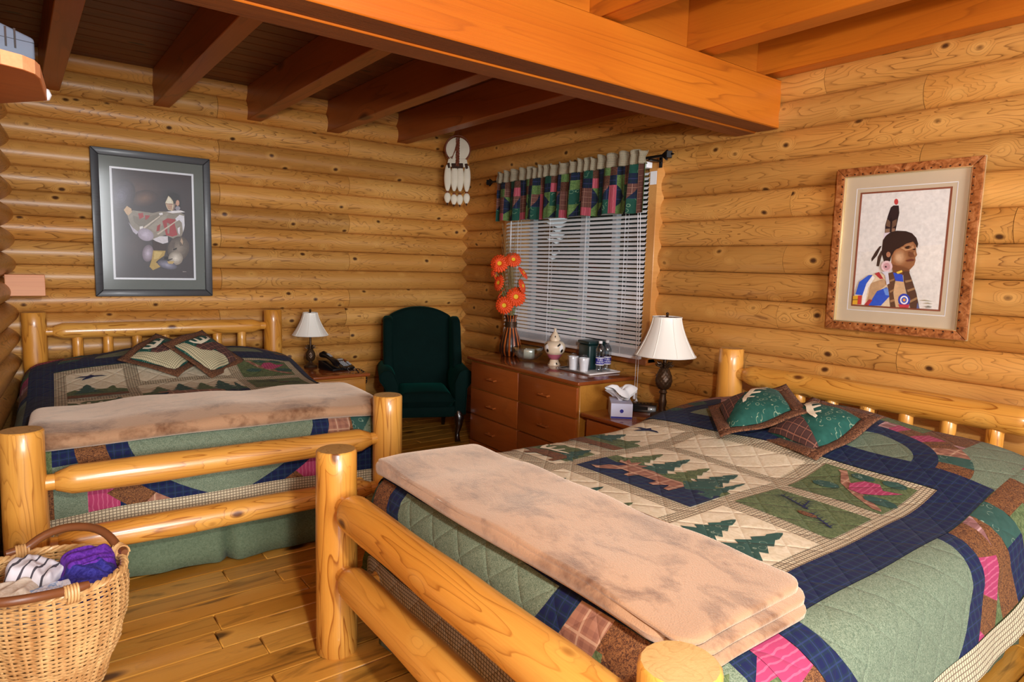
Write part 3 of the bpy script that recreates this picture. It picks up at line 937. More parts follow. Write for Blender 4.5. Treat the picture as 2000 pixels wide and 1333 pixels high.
    ap(put(ELK, 0.08, 0.80, 0.26, 0.20), 'brown', 5)
    ap(put(ELKHORN, 0.08, 0.80, 0.26, 0.21), 'antler', 6)
    b(rect(0.06, 0.36, 0.40, 0.72), 'cream')
    ap(tree_poly(0.2, 0.44, 0.2, 0.24, 5), 'teal')
    # centre column
    b(rect(0.44, 0.97, 1.42, 1.63), 'cream')
    b(rect(0.42, 0.99, 0.86, 1.36), 'cream')
    ap(rag(0.42, 0.99, 1.02, 1.10, 8, 9, 0.02), 'olive')
    for (cx, bs, w, h, f) in ((0.52, 1.04, 0.16, 0.24, 'olive'), (0.64, 1.02, 0.18, 0.29, 'teal'), (0.76, 1.03, 0.17, 0.25, 'olive'), (0.87, 1.0, 0.20, 0.31, 'teal'), (0.95, 0.98, 0.08, 0.26, 'teal')):
        ap(tree_poly(cx, bs, w, h, 5), f, 4)
    ap(rag(0.42, 0.99, 0.86, 1.03, 9, 8, 0.015), 'navy', 4)
    ap(put(MOOSE, 0.46, 0.87, 0.40, 0.30), 'rustplaid', 6)
    b(rect(0.42, 0.99, 0.40, 0.79), 'cream')
    for (cx, w, h, f) in ((0.52, 0.16, 0.30, 'teal'), (0.68, 0.18, 0.34, 'teal'), (0.86, 0.17, 0.30, 'olive')):
        ap(tree_poly(cx, 0.42, w, h, 5), f)
    # right column
    b(rect(1.04, 1.38, 1.38, 1.66), 'olive')
    ap([(1.10, 1.64), (1.12, 1.62), (1.16, 1.54), (1.24, 1.47), (1.34, 1.40), (1.37, 1.40), (1.36, 1.42), (1.26, 1.50), (1.18, 1.57), (1.13, 1.65)], 'rustplaid')
    ap([(1.19, 1.55), (1.22, 1.60), (1.27, 1.61), (1.30, 1.57), (1.36, 1.59), (1.31, 1.53), (1.26, 1.49), (1.21, 1.50)], 'pink', 5)
    for cx, cy, rr in ((1.13, 1.49, 0.035), (1.33, 1.48, 0.04), (1.20, 1.63, 0.03), (1.31, 1.64, 0.03)):
        ap([(cx+rr*1.5*math.cos(t*PI/4), cy+rr*0.8*math.sin(t*PI/4)) for t in range(8)], 'teal', 4)
    b(rect(1.04, 1.38, 1.04, 1.31), 'olive')
    def sprig(x0, y0, dx, dy, n, ln):
        d = math.hypot(dx, dy); ux, uy = dx/d, dy/d
        w = 0.004
        ap([(x0-uy*w, y0+ux*w), (x0+uy*w, y0-ux*w), (x0+dx+uy*w*0.5, y0+dy-ux*w*0.5), (x0+dx-uy*w*0.5, y0+dy+ux*w*0.5)], 'ink', 4)
        for i in range(n):
            t = (i+0.5)/n
            bx, by = x0+dx*t, y0+dy*t
            for s in (-1, 1):
                ex, ey = bx+(ux*0.6-uy*s)*ln, by+(uy*0.6+ux*s)*ln
                pc([(bx-ux*0.0025, by-uy*0.0025), (bx+ux*0.0025, by+uy*0.0025), (ex, ey)], 'ink', 4, 'needle')
    sprig(1.22, 1.20, -0.13, 0.05, 7, 0.035)
    sprig(1.34, 1.12, -0.10, 0.06, 6, 0.032)
    sprig(1.20, 1.20, -0.02, 0.08, 4, 0.03)
    ap([(1.24+0.035*math.cos(t*PI/4), 1.155+0.018*math.sin(t*PI/4)) for t in range(8)], 'brown', 4)
    b(rect(1.04, 1.38, 0.62, 0.97), 'cream')
    ap(tree_poly(1.14, 0.66, 0.17, 0.24, 5), 'teal'); ap(tree_poly(1.28, 0.66, 0.18, 0.28, 5), 'teal')
    ap(rag(1.04, 1.38, 0.62, 0.67, 11, 7, 0.012), 'brown', 4)
    b(rect(1.04, 1.38, 0.38, 0.56), 'olive')
    return q, S0

def make_blanket(loc, rz, S0, x0, x1, y0, y1, label, layers, th=0.062):
    e = empty('fleece_blanket', (loc[0], loc[1], 0), rz, label, 'blanket', 'folded fleece blankets')
    def Sa(a, t):
        p = Vector(S0(a, 0.45)); n = Vector(S0(a+0.01, 0.45))-p
        nn = Vector((-n.z, 0, n.x)).normalized()
        return p+nn*t
    def slab(xa, xb, ya, yb, t0, t1, name, r=None, skew=0.0):
        r = r or (t1-t0)/2
        mb = MB()
        nu, ns = 46, 20
        ring = []
        h = (t1-t0)/2; c = (t0+t1)/2
        for i in range(ns):
            th_ = 2*PI*i/ns
            cs, sn = math.cos(th_), math.sin(th_)
            ring.append((cs, sn))
        pts = []
        # cross-section: superellipse stretched in b
        prof = []
        m = 14
        for i in range(m+1): prof.append((ya+r+(yb-ya-2*r)*i/m, 1.0, 0))
        sec = [(y, t1) for (y, _, _) in prof]
        for i in range(1, 8): a = PI/2-PI*i/8; sec.append((yb-r+r*math.cos(a), c+h*math.sin(a)))
        sec += [(y, t0) for (y, _, _) in prof[::-1]]
        for i in range(1, 8): a = -PI/2-PI*i/8; sec.append((ya+r+r*math.cos(a), c+h*math.sin(a)))
        ns = len(sec)
        vs = []; uv = []
        ends = [0.0, 0.002, 0.006, 0.012, 0.02, 0.03, 0.042, 0.056, 0.075]
        mid = 34
        al = [xa+d for d in ends]+[xa+0.075+(xb-xa-0.15)*i/mid for i in range(1, mid)]+[xb-d for d in ends[::-1]]
        nu = len(al)-1
        rc = 0.06
        for k in range(nu+1):
            a = al[k]
            d = min(a-xa, xb-a)
            sq = min(1.0, math.sqrt(max(0.0, 1-(1-min(1, d/0.03))**2))*0.9+0.1)
            ins = rc-math.sqrt(max(0.0, rc*rc-max(0.0, rc-d)**2))
            for (y, z) in sec:
                yy = ya+ins+(y-ya)*((yb-ya-2*ins)/(yb-ya))
                zz = c+(z-c)*sq
                wob = 0.006*math.sin(a*7+yy*5)+0.004*math.sin(a*17+1)
                P = Sa(a, zz+(wob if z > c else 0))
                sag = (0.008 if layers else 0.032)*(1-sm(y0, 0.26, yy))
                vs.append((P.x, yy+0.010*math.sin(a*5.3+x0)+skew*(a-x0), P.z-sag)); uv.append((a, yy))
        fs = []
        for k in range(nu):
            for i in range(ns):
                i2 = (i+1) % ns
                fs.append((k*ns+i, k*ns+i2, (k+1)*ns+i2, (k+1)*ns+i))
        fs = [f for f in fs]
        fs.append(tuple(range(ns))[::-1]); fs.append(tuple(nu*ns+i for i in range(ns)))
        mb.add(vs, fs, uv)
        return mb.build(name, M['fleece'], e, 60)
    if layers:
        slab(x0, x1-0.10, y0, y1, 0.008, th-0.004, 'folded_body')
        slab(x0+0.01, x1-0.035, y0+0.008, y1-0.008, 0.044, th+0.003, 'fold_layer')
        slab(x1-0.16, x1-0.015, y0+0.02, y1-0.01, 0.027, 0.043, 'fold_layer')
        slab(x1-0.16, x1+0.0, y0+0.018, y1-0.03, 0.008, 0.024, 'fold_layer')
    else:
        slab(x0, x1, y0, y1, 0.008, th, 'folded_body')
    return e

def make_skirt(loc, rz, L, label):
    e = empty('bed_skirt', (loc[0], loc[1], 0), rz, label, 'bed skirt', 'bed skirts')
    def panel(p0, p1, n, seed):
        rnd = random.Random(seed)
        v0, v1 = Vector(p0), Vector(p1)
        t = (v1-v0); Ln = t.length; t.normalize(); nn = Vector((t.y, -t.x, 0))
        def fn(u, v):
            s = u*Ln
            pl = 0.0
            mid = abs(s-Ln/2)
            pl = -0.03*math.exp(-(mid/0.02)**2)+0.012*math.exp(-((mid-0.05)/0.03)**2)
            pl += 0.006*math.sin(s*17+seed)+0.004*math.sin(s*31+seed*2)
            z = 0.44*(1-v)+0.022*v+0.01*v*math.sin(s*4.1+seed)
            return v0+t*s+nn*(pl*(0.3+v)+0.018*v)+Vector((0, 0, z))
        o = MB().grid(70, 6, fn, uvfn=lambda u, v: (u*Ln, v*0.44)).build('skirt_panel', F['skirt'], e, 60)
        solidify(o, 0.003)
    panel((-0.70, 0.16, 0), (0.70, 0.16, 0), 60, 1)
    panel((0.72, 0.18, 0), (0.72, L-0.15, 0), 60, 2)
    panel((-0.72, L-0.15, 0), (-0.72, 0.18, 0), 60, 3)
    return e

B1 = ((0.772, 3.134), math.radians(-2.5), 2.25, 1.56)
B2 = ((0.925, 1.477), math.radians(-90.4), 2.45, 1.60)
make_bed(B1[0], B1[1], B1[2], B1[3], 'yellow pine log bed with its headboard against the back wall', 100, ((0.572, 0.060), (0.306, 0.057)))
make_bed(B2[0], B2[1], B2[2], B2[3], 'yellow pine log bed in the foreground, headboard under the portrait wall', 200, ((0.60, 0.068), (0.335, 0.062)), 0.905, 0.064, 1.05)
for (loc, rz, L, W), who in ((B1, 'back-wall'), (B2, 'foreground')):
    mt = MB().box(-0.70, 0.70, 0.19, L-0.12, 0.26, 0.655).build('mattress', M['pile'], None, 40, 0.05, 3, (loc[0], loc[1], 0), (0, 0, rz))
    tag(mt, 'white mattress under the quilt of the %s bed' % who, 'mattress', 'mattresses')
q1, S1 = make_quilt(B1[0], B1[1], B1[2], 0.68, 'patchwork wildlife quilt on the log bed by the back wall', 3, 0.0, (1.25, 1.95), 0.12)
q2, S2 = make_quilt(B2[0], B2[1], B2[2], 0.83, 'patchwork wildlife quilt on the large foreground log bed', 8)
make_blanket(B1[0], B1[1], S1, -0.76, 0.79, 0.11, 0.66, 'tan fleece blanket folded across the foot of the back-wall bed', False, 0.078)
make_blanket(B2[0], B2[1], S2, -0.80, 0.75, 0.13, 0.60, 'tan fleece blanket folded across the foot of the foreground bed, layered edge showing', True)
make_skirt(B1[0], B1[1], B1[2], 'green pleated bed skirt of the back-wall bed')
make_skirt(B2[0], B2[1], B2[2], 'green bed skirt of the foreground bed')

# ---- throw pillows
ANT = [(0.0, 0.0), (0.06, 0.02), (0.10, 0.16), (0.20, 0.12), (0.24, 0.17), (0.14, 0.24), (0.20, 0.36), (0.34, 0.32), (0.37, 0.38), (0.24, 0.45), (0.30, 0.56), (0.46, 0.52), (0.48, 0.58), (0.34, 0.64), (0.36, 0.74), (0.52, 0.74), (0.52, 0.81), (0.34, 0.82), (0.24, 0.72), (0.18, 0.56), (0.08, 0.40), (0.02, 0.20)]
def make_pillow(c, Rm, label, style, size=0.42):
    m = Matrix(Rm).to_4x4(); m.translation = c
    h = size/2; fl = 0.05; b = h-fl
    def F0(s, t):
        u, v = min(1, abs(s)/b), min(1, abs(t)/b)
        z = 0.075*(max(0, 1-u**2.6)**0.55)*(max(0, 1-v**2.6)**0.55)
        z += 0.004*math.sin(s*40+t*13)*math.sin(t*33)
        if abs(s) > b or abs(t) > b: z = 0.006*math.sin(s*25+1)*math.cos(t*22)
        return (s, t, z)
    e = bpy.data.objects.new('throw_pillow', None); e.empty_display_size = 0.1
    COL.objects.link(e); e.matrix_world = m
    tag(e, label, 'pillow', 'moose throw pillows')
    body = MB()
    N = 22
    cl = lambda q: -b+2*b*q
    body.grid(N, N, lambda u, v: F0(cl(u), cl(v)), uvfn=lambda u, v: (cl(u), cl(v)))
    body.grid(N, N, lambda u, v: (cl(1-u), cl(v), -0.6*F0(cl(1-u), cl(v))[2]-0.002), uvfn=lambda u, v: (cl(u), cl(v)))
    body.build('cushion', F['pteal'], e, 60)
    fr = MB()
    wob = lambda s, t: (s, t, 0.009*math.sin(s*21+t*9)+0.004)
    n = 14
    for sgn, ax in ((1, 0), (-1, 0), (1, 1), (-1, 1)):
        def f(u, v):
            along = -h+2*h*u if ax == 0 else -b-0.004+2*(b+0.004)*u
            acr = sgn*(b-0.006+(fl+0.006)*v)
            return wob(along, acr) if ax == 0 else wob(acr, along)
        fr.grid(n, 3, f, uvfn=lambda u, v: (f(u, v)[0], f(u, v)[1]))
    o = fr.build('flange', F['pbrown'], e, 60); solidify(o, 0.006, 0)
    def pc(poly, fab, lay, name='patch'): conform(name, poly, F0, 0.003+0.002*lay, F[fab], e, 0.012)
    b2 = b-0.003
    if style == 1:      # gingham ground with a plaid moose and green sky corner
        g = lambda pts, dx=0, dy=0: [((x+dx)*b2, (y+dy)*b2) for x, y in pts]
        pc(g([(-1, -1), (-1, 1), (-0.75, 0.8), (-0.7, 0.3), (-0.45, -0.05), (-0.15, -0.4), (0.15, -0.7), (0.3, -1)][::-1]), 'pgingham', 0)
        pc(g([(1, -1), (0.3, -1), (0.15, -0.7), (-0.08, -0.5), (-0.12, -0.3), (-0.35, -0.3), (-0.64, 0.02), (-0.70, 0.28), (-0.48, 0.36), (-0.1, 0.2), (0.3, 0.1), (0.7, -0.05), (1, -0.3)]), 'pplaid', 1)
        pc(g([(-0.22, 0.50), (-0.42, 0.72), (-0.44, 0.95), (-0.34, 0.95), (-0.30, 0.76), (-0.18, 0.70), (-0.16, 0.96), (-0.06, 0.96), (-0.06, 0.68), (0.10, 0.66), (0.18, 0.90), (0.28, 0.86), (0.22, 0.62), (0.42, 0.66), (0.58, 0.84), (0.64, 0.76), (0.50, 0.56), (0.15, 0.50)], -0.16, -0.24), 'antler', 2)
    elif style == 2:
        g = lambda pts: [(x*b2, y*b2) for x, y in pts]
        pc(g([(-1, 1), (-1, -0.5), (-0.88, -0.58), (-0.45, -0.1), (-0.15, 0.3), (0.02, 1)]), 'pplaid', 0)
        pc(g([(0.06, 1), (0.35, 0.84), (0.75, 0.84), (0.95, 1)]), 'pgingham', 0)
        pc([(-0.045+x*0.26, -0.055+y*0.17) for x, y in ANT], 'antler', 2)
    else:
        g = lambda pts: [(x*b2, y*b2) for x, y in pts]
        pc(g([(-1, -1), (-0.86, -1), (-0.55, -0.45), (-0.22, 0.25), (-0.3, 0.9), (-0.35, 1), (-1, 1)]), 'pplaid', 0)
        pc(g([(0.2, 1), (0.45, 0.84), (0.8, 0.84), (0.95, 1)]), 'pgingham', 0)
        pc([(-0.030+x*0.26, -0.055+y*0.17) for x, y in ANT], 'antler', 2)
    return e
make_pillow((0.782, 4.806, 0.845), [[0.657, -0.754, -0.008], [0.687, 0.603, -0.406], [0.311, 0.261, 0.914]], 'moose throw pillow on the back-wall bed, left one tucked behind its twin', 1, 0.405)
make_pillow((1.018, 4.753, 0.846), [[0.737, -0.604, 0.302], [0.664, 0.568, -0.486], [0.122, 0.559, 0.82]], 'moose throw pillow on the back-wall bed, right one lying in front', 1, 0.40)
make_pillow((2.756, 1.695, 0.855), [[0.616, 0.698, -0.365], [-0.705, 0.695, 0.14], [0.351, 0.171, 0.92]], 'green and brown throw pillow on the foreground bed, left one on top', 2, 0.39)
make_pillow((2.773, 1.413, 0.832), [[0.873, 0.274, -0.405], [-0.266, 0.961, 0.077], [0.41, 0.04, 0.911]], 'green and brown throw pillow on the foreground bed, right one underneath', 3, 0.385)
# ================================================================== FURNITURE
def make_chest(name, loc, rz, w, d, h, cols, rows, label, cat, front='cabinet', side='maple', group=None):
    """local frame: front at y=0 facing -Y, base at z=0"""
    e = empty(name, (loc[0], loc[1], 0), rz, label, cat, group)
    body = MB().box(-w/2, w/2, 0.018, d, 0.0, h-0.026)
    body.build('carcass', M[side], e, 40, 0.003, 1)
    MB().box(-w/2-0.022, w/2+0.022, -0.022, d+0.006, h-0.026, h).build('top', M['cabinet_top'], e, 40, 0.008, 3)
    z0 = 0.055
    dh = (h-0.026-0.012-z0)/rows
    dw = (w-0.02)/cols
    for c in range(cols):
        for r in range(rows):
            x0 = -w/2+0.01+c*dw+0.004; x1 = -w/2+0.01+(c+1)*dw-0.004
            za = z0+r*dh+0.004; zb = z0+(r+1)*dh-0.004
            cx, cz = (x0+x1)/2, (za+zb)/2
            dr = MB().box(-(x1-x0)/2, (x1-x0)/2, 0.0, 0.022, -(zb-za)/2, (zb-za)/2).build('drawer', M[front], e, 40, 0.006, 2, (cx, 0, cz))
            MB().tube([(-0.05, -0.026, 0.0), (0.05, -0.026, 0.0)], 0.0085, 10, flat=0.75).box(-0.045, -0.033, -0.024, 0.002, -0.006, 0.006).box(0.033, 0.045, -0.024, 0.002, -0.006, 0.006).build('handle', M['cabinet'], dr, 40)
    MB().box(-w/2+0.004, w/2-0.004, 0.006, 0.02, 0.0, 0.05).build('plinth', M[front], e, 40, 0.003, 1)
    return e
dresser = make_chest('dresser', (2.952, 3.765), math.radians(-91.5), 1.34, 0.53, 0.75, 2, 3, 'reddish-brown six-drawer dresser below the window', 'dresser')
make_chest('nightstand', (2.925, 2.785), math.radians(-90.5), 0.46, 0.54, 0.56, 1, 2, 'brown nightstand between the dresser and the foreground bed', 'nightstand', 'cabinet', 'cabinet', 'bedside nightstands')
make_chest('nightstand', (2.0, 4.79), math.radians(-1.5), 0.42, 0.64, 0.615, 1, 2, 'golden-fronted nightstand beside the back-wall bed under the black telephone', 'nightstand', 'maple', 'maple', 'bedside nightstands')

# ---- wingback armchair
def make_chair(loc, rz):
    e = empty('wingback_chair', (loc[0], loc[1], 0), rz, 'dark green velvet wingback armchair in the corner beside the dresser', 'chair')
    V = M['velvet']
    def lean(x, y, z): return (x, y+max(0, z-0.34)*0.16, z)
    out = []
    n = 14
    for i in range(n+1):
        t = -1+2*i/n
        out.append((t*0.285*1.0, 1.02+0.085*(1-abs(t)**2.2)))
    poly = [(-0.25, 0.30), (0.25, 0.30)]+out[::-1]
    MB().prism(poly, 0, 0.13, lambda x, z, h: lean(x, 0.20+h, z)).build('backrest', V, e, 50, 0.03, 3)
    for s in (-1, 1):
        wing = [(0.20, 0.52), (-0.02, 0.56), (-0.05, 0.66), (-0.01, 0.80), (0.0, 0.94), (0.04, 1.01), (0.12, 1.03), (0.28, 1.01), (0.30, 0.52)]
        MB().prism(wing, 0.245, 0.325, lambda y, z, h: lean(s*(h+0.02*(0.3-y)+0.01), y, z)).build('wing', V, e, 50, 0.025, 3)
        arm = [(0.235, 0.24), (0.325, 0.24), (0.335, 0.46)]
        for i in range(11):
            a = -0.9+i*(PI+0.7)/10
            arm.append((0.325+0.065*math.cos(a), 0.555+0.062*math.sin(a)))
        arm += [(0.235, 0.50)]
        MB().prism(arm, -0.30, 0.26, lambda x, z, h: (s*x, h, z+0.02*(h+0.3))).build('arm', V, e, 50, 0.012, 2)
        pipe = [(s*x, -0.303, z) for x, z in arm]
        MB().tube(pipe, 0.0045, 6).build('piping', V, e)
        MB().tube([(s*0.27, -0.26, 0.26), (s*0.275, -0.285, 0.20), (s*0.272, -0.29, 0.14), (s*0.262, -0.275, 0.07), (s*0.265, -0.29, 0.018), (s*0.267, -0.30, 0.0)], [0.042, 0.044, 0.032, 0.02, 0.022, 0.026], 10).build('front_leg', M['darkleg'], e)
        MB().tube([(s*0.22, 0.27, 0.26), (s*0.22, 0.29, 0.12), (s*0.225, 0.33, 0.0)], [0.028, 0.024, 0.018], 8).build('back_leg', M['darkleg'], e)
    MB().prism([(-0.31, -0.29), (0.31, -0.29), (0.29, 0.30), (-0.29, 0.30)], 0.215, 0.305).build('seat_rail', V, e, 50, 0.012, 2)
    cush = MB()
    def fc(u, v, top):
        x = -0.232+0.464*u; y = -0.325+0.56*v
        d = min(u, 1-u)*0.464; d2 = min(v, 1-v)*0.56
        z = 0.06*min(1, (min(d, d2)/0.05))**0.5+0.018*math.sin(PI*u)*math.sin(PI*v)
        return (x, y, 0.362+(z if top else -0.055*min(1, (min(d, d2)/0.03))**0.5))
    cush.grid(18, 18, lambda u, v: fc(u, v, True)); cush.grid(18, 18, lambda u, v: fc(1-u, v, False))
    cush.build('seat_cushion', V, e, 60)
    MB().tube([(-0.232, 0.1, 0.36), (-0.232, -0.325, 0.36), (0.232, -0.325, 0.36), (0.232, 0.1, 0.36)], 0.005, 6).build('piping', V, e)
    return e
make_chair((2.81, 4.93), math.radians(-23.6))

# ---- table lamps
def make_lamp(loc, zb, zs0, zs1, rs, rt, label, sc):
    e = empty('table_lamp', (loc[0], loc[1], zb), 0.3, label, 'lamp', 'pineapple table lamps')
    B = M['bronze']
    H = zs0-zb
    MB().lathe([(0.0, 0.0), (0.062*sc, 0.0), (0.066*sc, 0.008), (0.060*sc, 0.018), (0.036*sc, 0.026), (0.020*sc, 0.04), (0.016*sc, 0.05)], 24).build('base', B, e)
    zp0 = 0.05 if sc < 0.9 else H*0.45
    zp1 = zp0+0.12*sc
    if sc >= 0.9:
        MB().lathe([(0.022, 0.045), (0.020, 0.06), (0.027, 0.10), (0.021, 0.12), (0.019, zp0-0.03), (0.027, zp0-0.02), (0.018, zp0)], 20).build('column', B, e)
    pine = MB()
    def fp(u, v):
        a = 2*PI*u
        r = (0.020+0.024*math.sin(PI*(v**0.8))**0.8)*sc
        r *= 1+0.09*abs(math.sin(5*a+v*12))*abs(math.sin(5*a-v*12))
        return (r*math.cos(a), r*math.sin(a), zp0+(zp1-zp0)*v)
    pine.grid(60, 22, fp, closed_u=True)
    pine.build('pineapple', B, e, 60)
    for ring, (zz, n, ln) in enumerate(((zp1-0.005, 7, 0.034*sc), (zp1+0.012, 6, 0.028*sc))):
        for i in range(n):
            a = 2*PI*i/n+ring*0.4
            ca, sa = math.cos(a), math.sin(a)
            pts = [(0.012*sc*ca, 0.012*sc*sa, zz), ((0.018*sc+ln*0.3)*ca, (0.018*sc+ln*0.3)*sa, zz+0.018*sc), ((0.02*sc+ln*0.75)*ca, (0.02*sc+ln*0.75)*sa, zz+0.016*sc), ((0.02*sc+ln)*ca, (0.02*sc+ln)*sa, zz+0.026*sc)]
            MB().tube(pts, [0.006*sc, 0.008*sc, 0.005*sc, 0.001], 6).build('leaf', B, e)
    MB().tube([(0, 0, zp1-0.01), (0, 0, H+0.03)], [0.011*sc, 0.010*sc], 12).build('stem', B, e)
    MB().tube([(0, 0, H+0.03), (0, 0, zs1-zb+0.004)], 0.004, 8).build('harp', B, e)
    for i in range(3):
        a = i*2*PI/3
        MB().tube([(0, 0, zs1-zb-0.004), (rt*math.cos(a), rt*math.sin(a), zs1-zb-0.006)], 0.0015, 5).build('spider_arm', B, e)
    MB().lathe([(0.0, 0.0), (0.006, 0.0), (0.010, 0.006), (0.006, 0.012), (0.011, 0.018), (0.008, 0.026), (0.0, 0.030)], 12, (0, 0, zs1-zb+0.002)).build('finial', B, e)
    hs = zs1-zs0
    prof = []
    for i in range(13):
        t = i/12
        prof.append((rt+(rs-rt)*((1-t)**1.55*0.86+(1-t)*0.14), zs0-zb+hs*t))
    sh = MB()
    N = 48
    def fs(u, v):
        k = v*12; i = min(11, int(k)); fr = k-i
        r = prof[i][0]*(1-fr)+prof[i+1][0]*fr; z = prof[i][1]*(1-fr)+prof[i+1][1]*fr
        a = 2*PI*u
        r *= 1-0.028*abs(math.cos(4*a))**6*0-0.022*(1-abs(math.cos(4*a)))
        return (r*math.cos(a), r*math.sin(a), z)
    sh.grid(N, 24, fs, closed_u=True)
    o = sh.build('shade', M['shade'], e, 70)
    lin_ = MB().grid(N, 24, lambda u, v: tuple(c*(0.985 if k < 2 else 1) for k, c in enumerate(fs(u, v))), closed_u=True)
    lin_.f = [f[::-1] for f in lin_.f]
    lin_.build('shade_lining', M['shade_in'], e, 70)
    for i in range(8):
        a = 2*PI*(i/8)
        pts = [fs(i/8, t/10) for t in range(11)]
        MB().tube([(p[0]*1.003, p[1]*1.003, p[2]) for p in pts], 0.0022, 5).build('shade_rib', M['shade'], o)
    for v, r in ((0.0, rs), (1.0, rt)):
        MB().tube([(fs(i/N, v)[0]*1.002, fs(i/N, v)[1]*1.002, fs(i/N, v)[2]) for i in range(N)], 0.0035, 6, closed=True).build('shade_trim', M['shade'], o)
    return e
make_lamp((3.28, 2.672), 0.56, 0.962, 1.205, 0.192, 0.092, 'large pineapple table lamp with ivory bell shade beside the foreground bed', 1.15)
make_lamp((1.93, 5.27), 0.615, 0.885, 1.068, 0.143, 0.058, 'small pineapple table lamp with white bell shade by the back wall', 0.85)

# ---- telephone
def make_phone(loc, z, rz):
    e = empty('telephone', (loc[0], loc[1], z), rz, 'black desk telephone with grey keypad on the back-wall nightstand', 'telephone')
    wedge = [(-0.10, 0.0), (0.10, 0.0), (0.10, 0.075), (0.03, 0.07), (-0.10, 0.022)]
    MB().prism(wedge, -0.11, 0.11, lambda y, zz, h: (h, y, zz)).build('body', M['black'], e, 40, 0.008, 2)
    def on(x, y, dz=0.0): return (x, y, 0.022+(y+0.10)*0.37+dz)
    for r in range(4):
        for c in range(3):
            x, y = 0.02+c*0.018, -0.07+r*0.019
            p = on(x, y, 0.0045)
            MB().box(-0.006, 0.006, -0.0055, 0.0055, -0.004, 0.003).build('key', M['key'], e, 40, 0.001, 1, p, (0.35, 0, 0))
    for r in range(3):
        MB().box(-0.01, 0.01, -0.005, 0.005, -0.004, 0.003).build('key', M['key'], e, 40, 0.001, 1, on(0.088, -0.06+r*0.017, 0.0045), (0.35, 0, 0))
    MB().lathe([(0.0, 0.0), (0.006, 0.0), (0.006, 0.004), (0.0, 0.005)], 10).build('message_lamp', M['red'], e, 40, loc=on(0.09, 0.01, 0.002))
    MB().box(-0.03, 0.045, -0.008, 0.008, -0.002, 0.002).build('display', M['key'], e, 40, loc=on(0.035, 0.03, 0.003), rot=(0.35, 0, 0))
    hs = MB().tube([(-0.068, -0.105, 0.058), (-0.068, -0.08, 0.07), (-0.068, -0.03, 0.092), (-0.068, 0.03, 0.112), (-0.068, 0.08, 0.120), (-0.068, 0.115, 0.112)], [0.022, 0.029, 0.020, 0.020, 0.029, 0.022], 12)
    hs = hs.build('handset', M['black'], e)
    MB().box(-0.012, 0.012, -0.028, 0.028, -0.001, 0.001).build('handset_label', M['key'], hs, 40, loc=(-0.068, 0.0, 0.123), rot=(0.33, 0, 0))
    pts = []
    n = 260
    path = [(-0.068, -0.10, 0.05), (-0.03, -0.16, 0.02), (0.02, -0.235, 0.02), (0.03, -0.275, -0.02), (0.03, -0.283, -0.075), (0.055, -0.285, -0.10), (0.08, -0.283, -0.07), (0.08, -0.275, -0.01), (0.05, -0.235, 0.02), (0.01, -0.14, 0.02), (-0.02, -0.10, 0.02)]
    for i in range(n):
        t = i/(n-1)*(len(path)-1); k = min(len(path)-2, int(t)); f = t-k
        p = Vector(path[k]).lerp(Vector(path[k+1]), f)
        a = i*0.9
        pts.append(p+Vector((math.cos(a)*0.007, math.sin(a)*0.007*0.6, math.sin(a)*0.007)))
    MB().tube(pts, 0.0028, 5).build('coiled_cord', M['black'], e)
    return e
make_phone((2.075, 5.07), 0.6155, math.radians(14))

# ---- small things by the foreground bed
def make_tissues(loc, z, rz):
    e = empty('tissue_box', (loc[0], loc[1], z), rz, 'pale lilac tissue box with a white tissue pulled up', 'tissue box')
    MB().box(-0.068, 0.068, -0.11, 0.11, 0, 0.098).build('carton', M['tissuebox'], e, 40, 0.002, 1)
    MB().lathe([(0.0, 0.0), (0.012, 0.0), (0.012, 0.0006), (0.0, 0.0006)], 16).build('printed_mark', M['label_blue'], e, 40, loc=(0, -0.1106, 0.05), rot=(PI/2, 0, 0))
    MB().box(-0.066, 0.066, -0.1106, -0.1100, 0.002, 0.014).build('printed_band', M['label_blue'], e, 0)
    t = MB()
    def ft(u, v):
        a = 2*PI*u
        r = 0.012+0.075*v+0.018*math.sin(4*a+1.0)*v
        z = 0.096+0.085*v**0.7*(0.75+0.35*math.sin(2*a+0.6))-0.02*v*v
        return (r*math.cos(a)*1.0, r*math.sin(a)*0.7, z)
    t.grid(32, 8, ft, closed_u=True)
    def fi(u, v):
        a = 2*PI*u
        r = (0.09+0.018*math.sin(4*a+1.0))*(1-v)
        z = 0.161+0.03*math.sin(2*a+0.6)*(1-v)+0.03*math.sin(PI*v)-0.005
        return (r*math.cos(a), r*math.sin(a)*0.7, z)
    t.grid(32, 6, fi, closed_u=True)
    t.build('tissue', M['paper'], e, 30)
    return e
make_tissues((3.075, 2.845), 0.5605, math.radians(-42))
def make_radio(loc, z, rz):
    e = empty('clock_radio', (loc[0], loc[1], z), rz, 'black clock radio behind the tissue box', 'clock radio')
    MB().prism([(-0.05, 0.0), (0.05, 0.0), (0.05, 0.052), (-0.035, 0.05)], -0.085, 0.085, lambda y, zz, h: (h, y, zz)).build('case', M['black'], e, 40, 0.004, 2)
    MB().box(-0.06, 0.03, -0.0455, -0.043, 0.012, 0.038).build('display', M['blackmetal'], e, 0)
    for i in range(5):
        MB().box(-0.05+i*0.022, -0.036+i*0.022, -0.01, 0.01, 0.05, 0.054).build('button', M['blackmetal'], e, 0)
    return e
make_radio((3.31, 2.85), 0.5605, math.radians(-55))
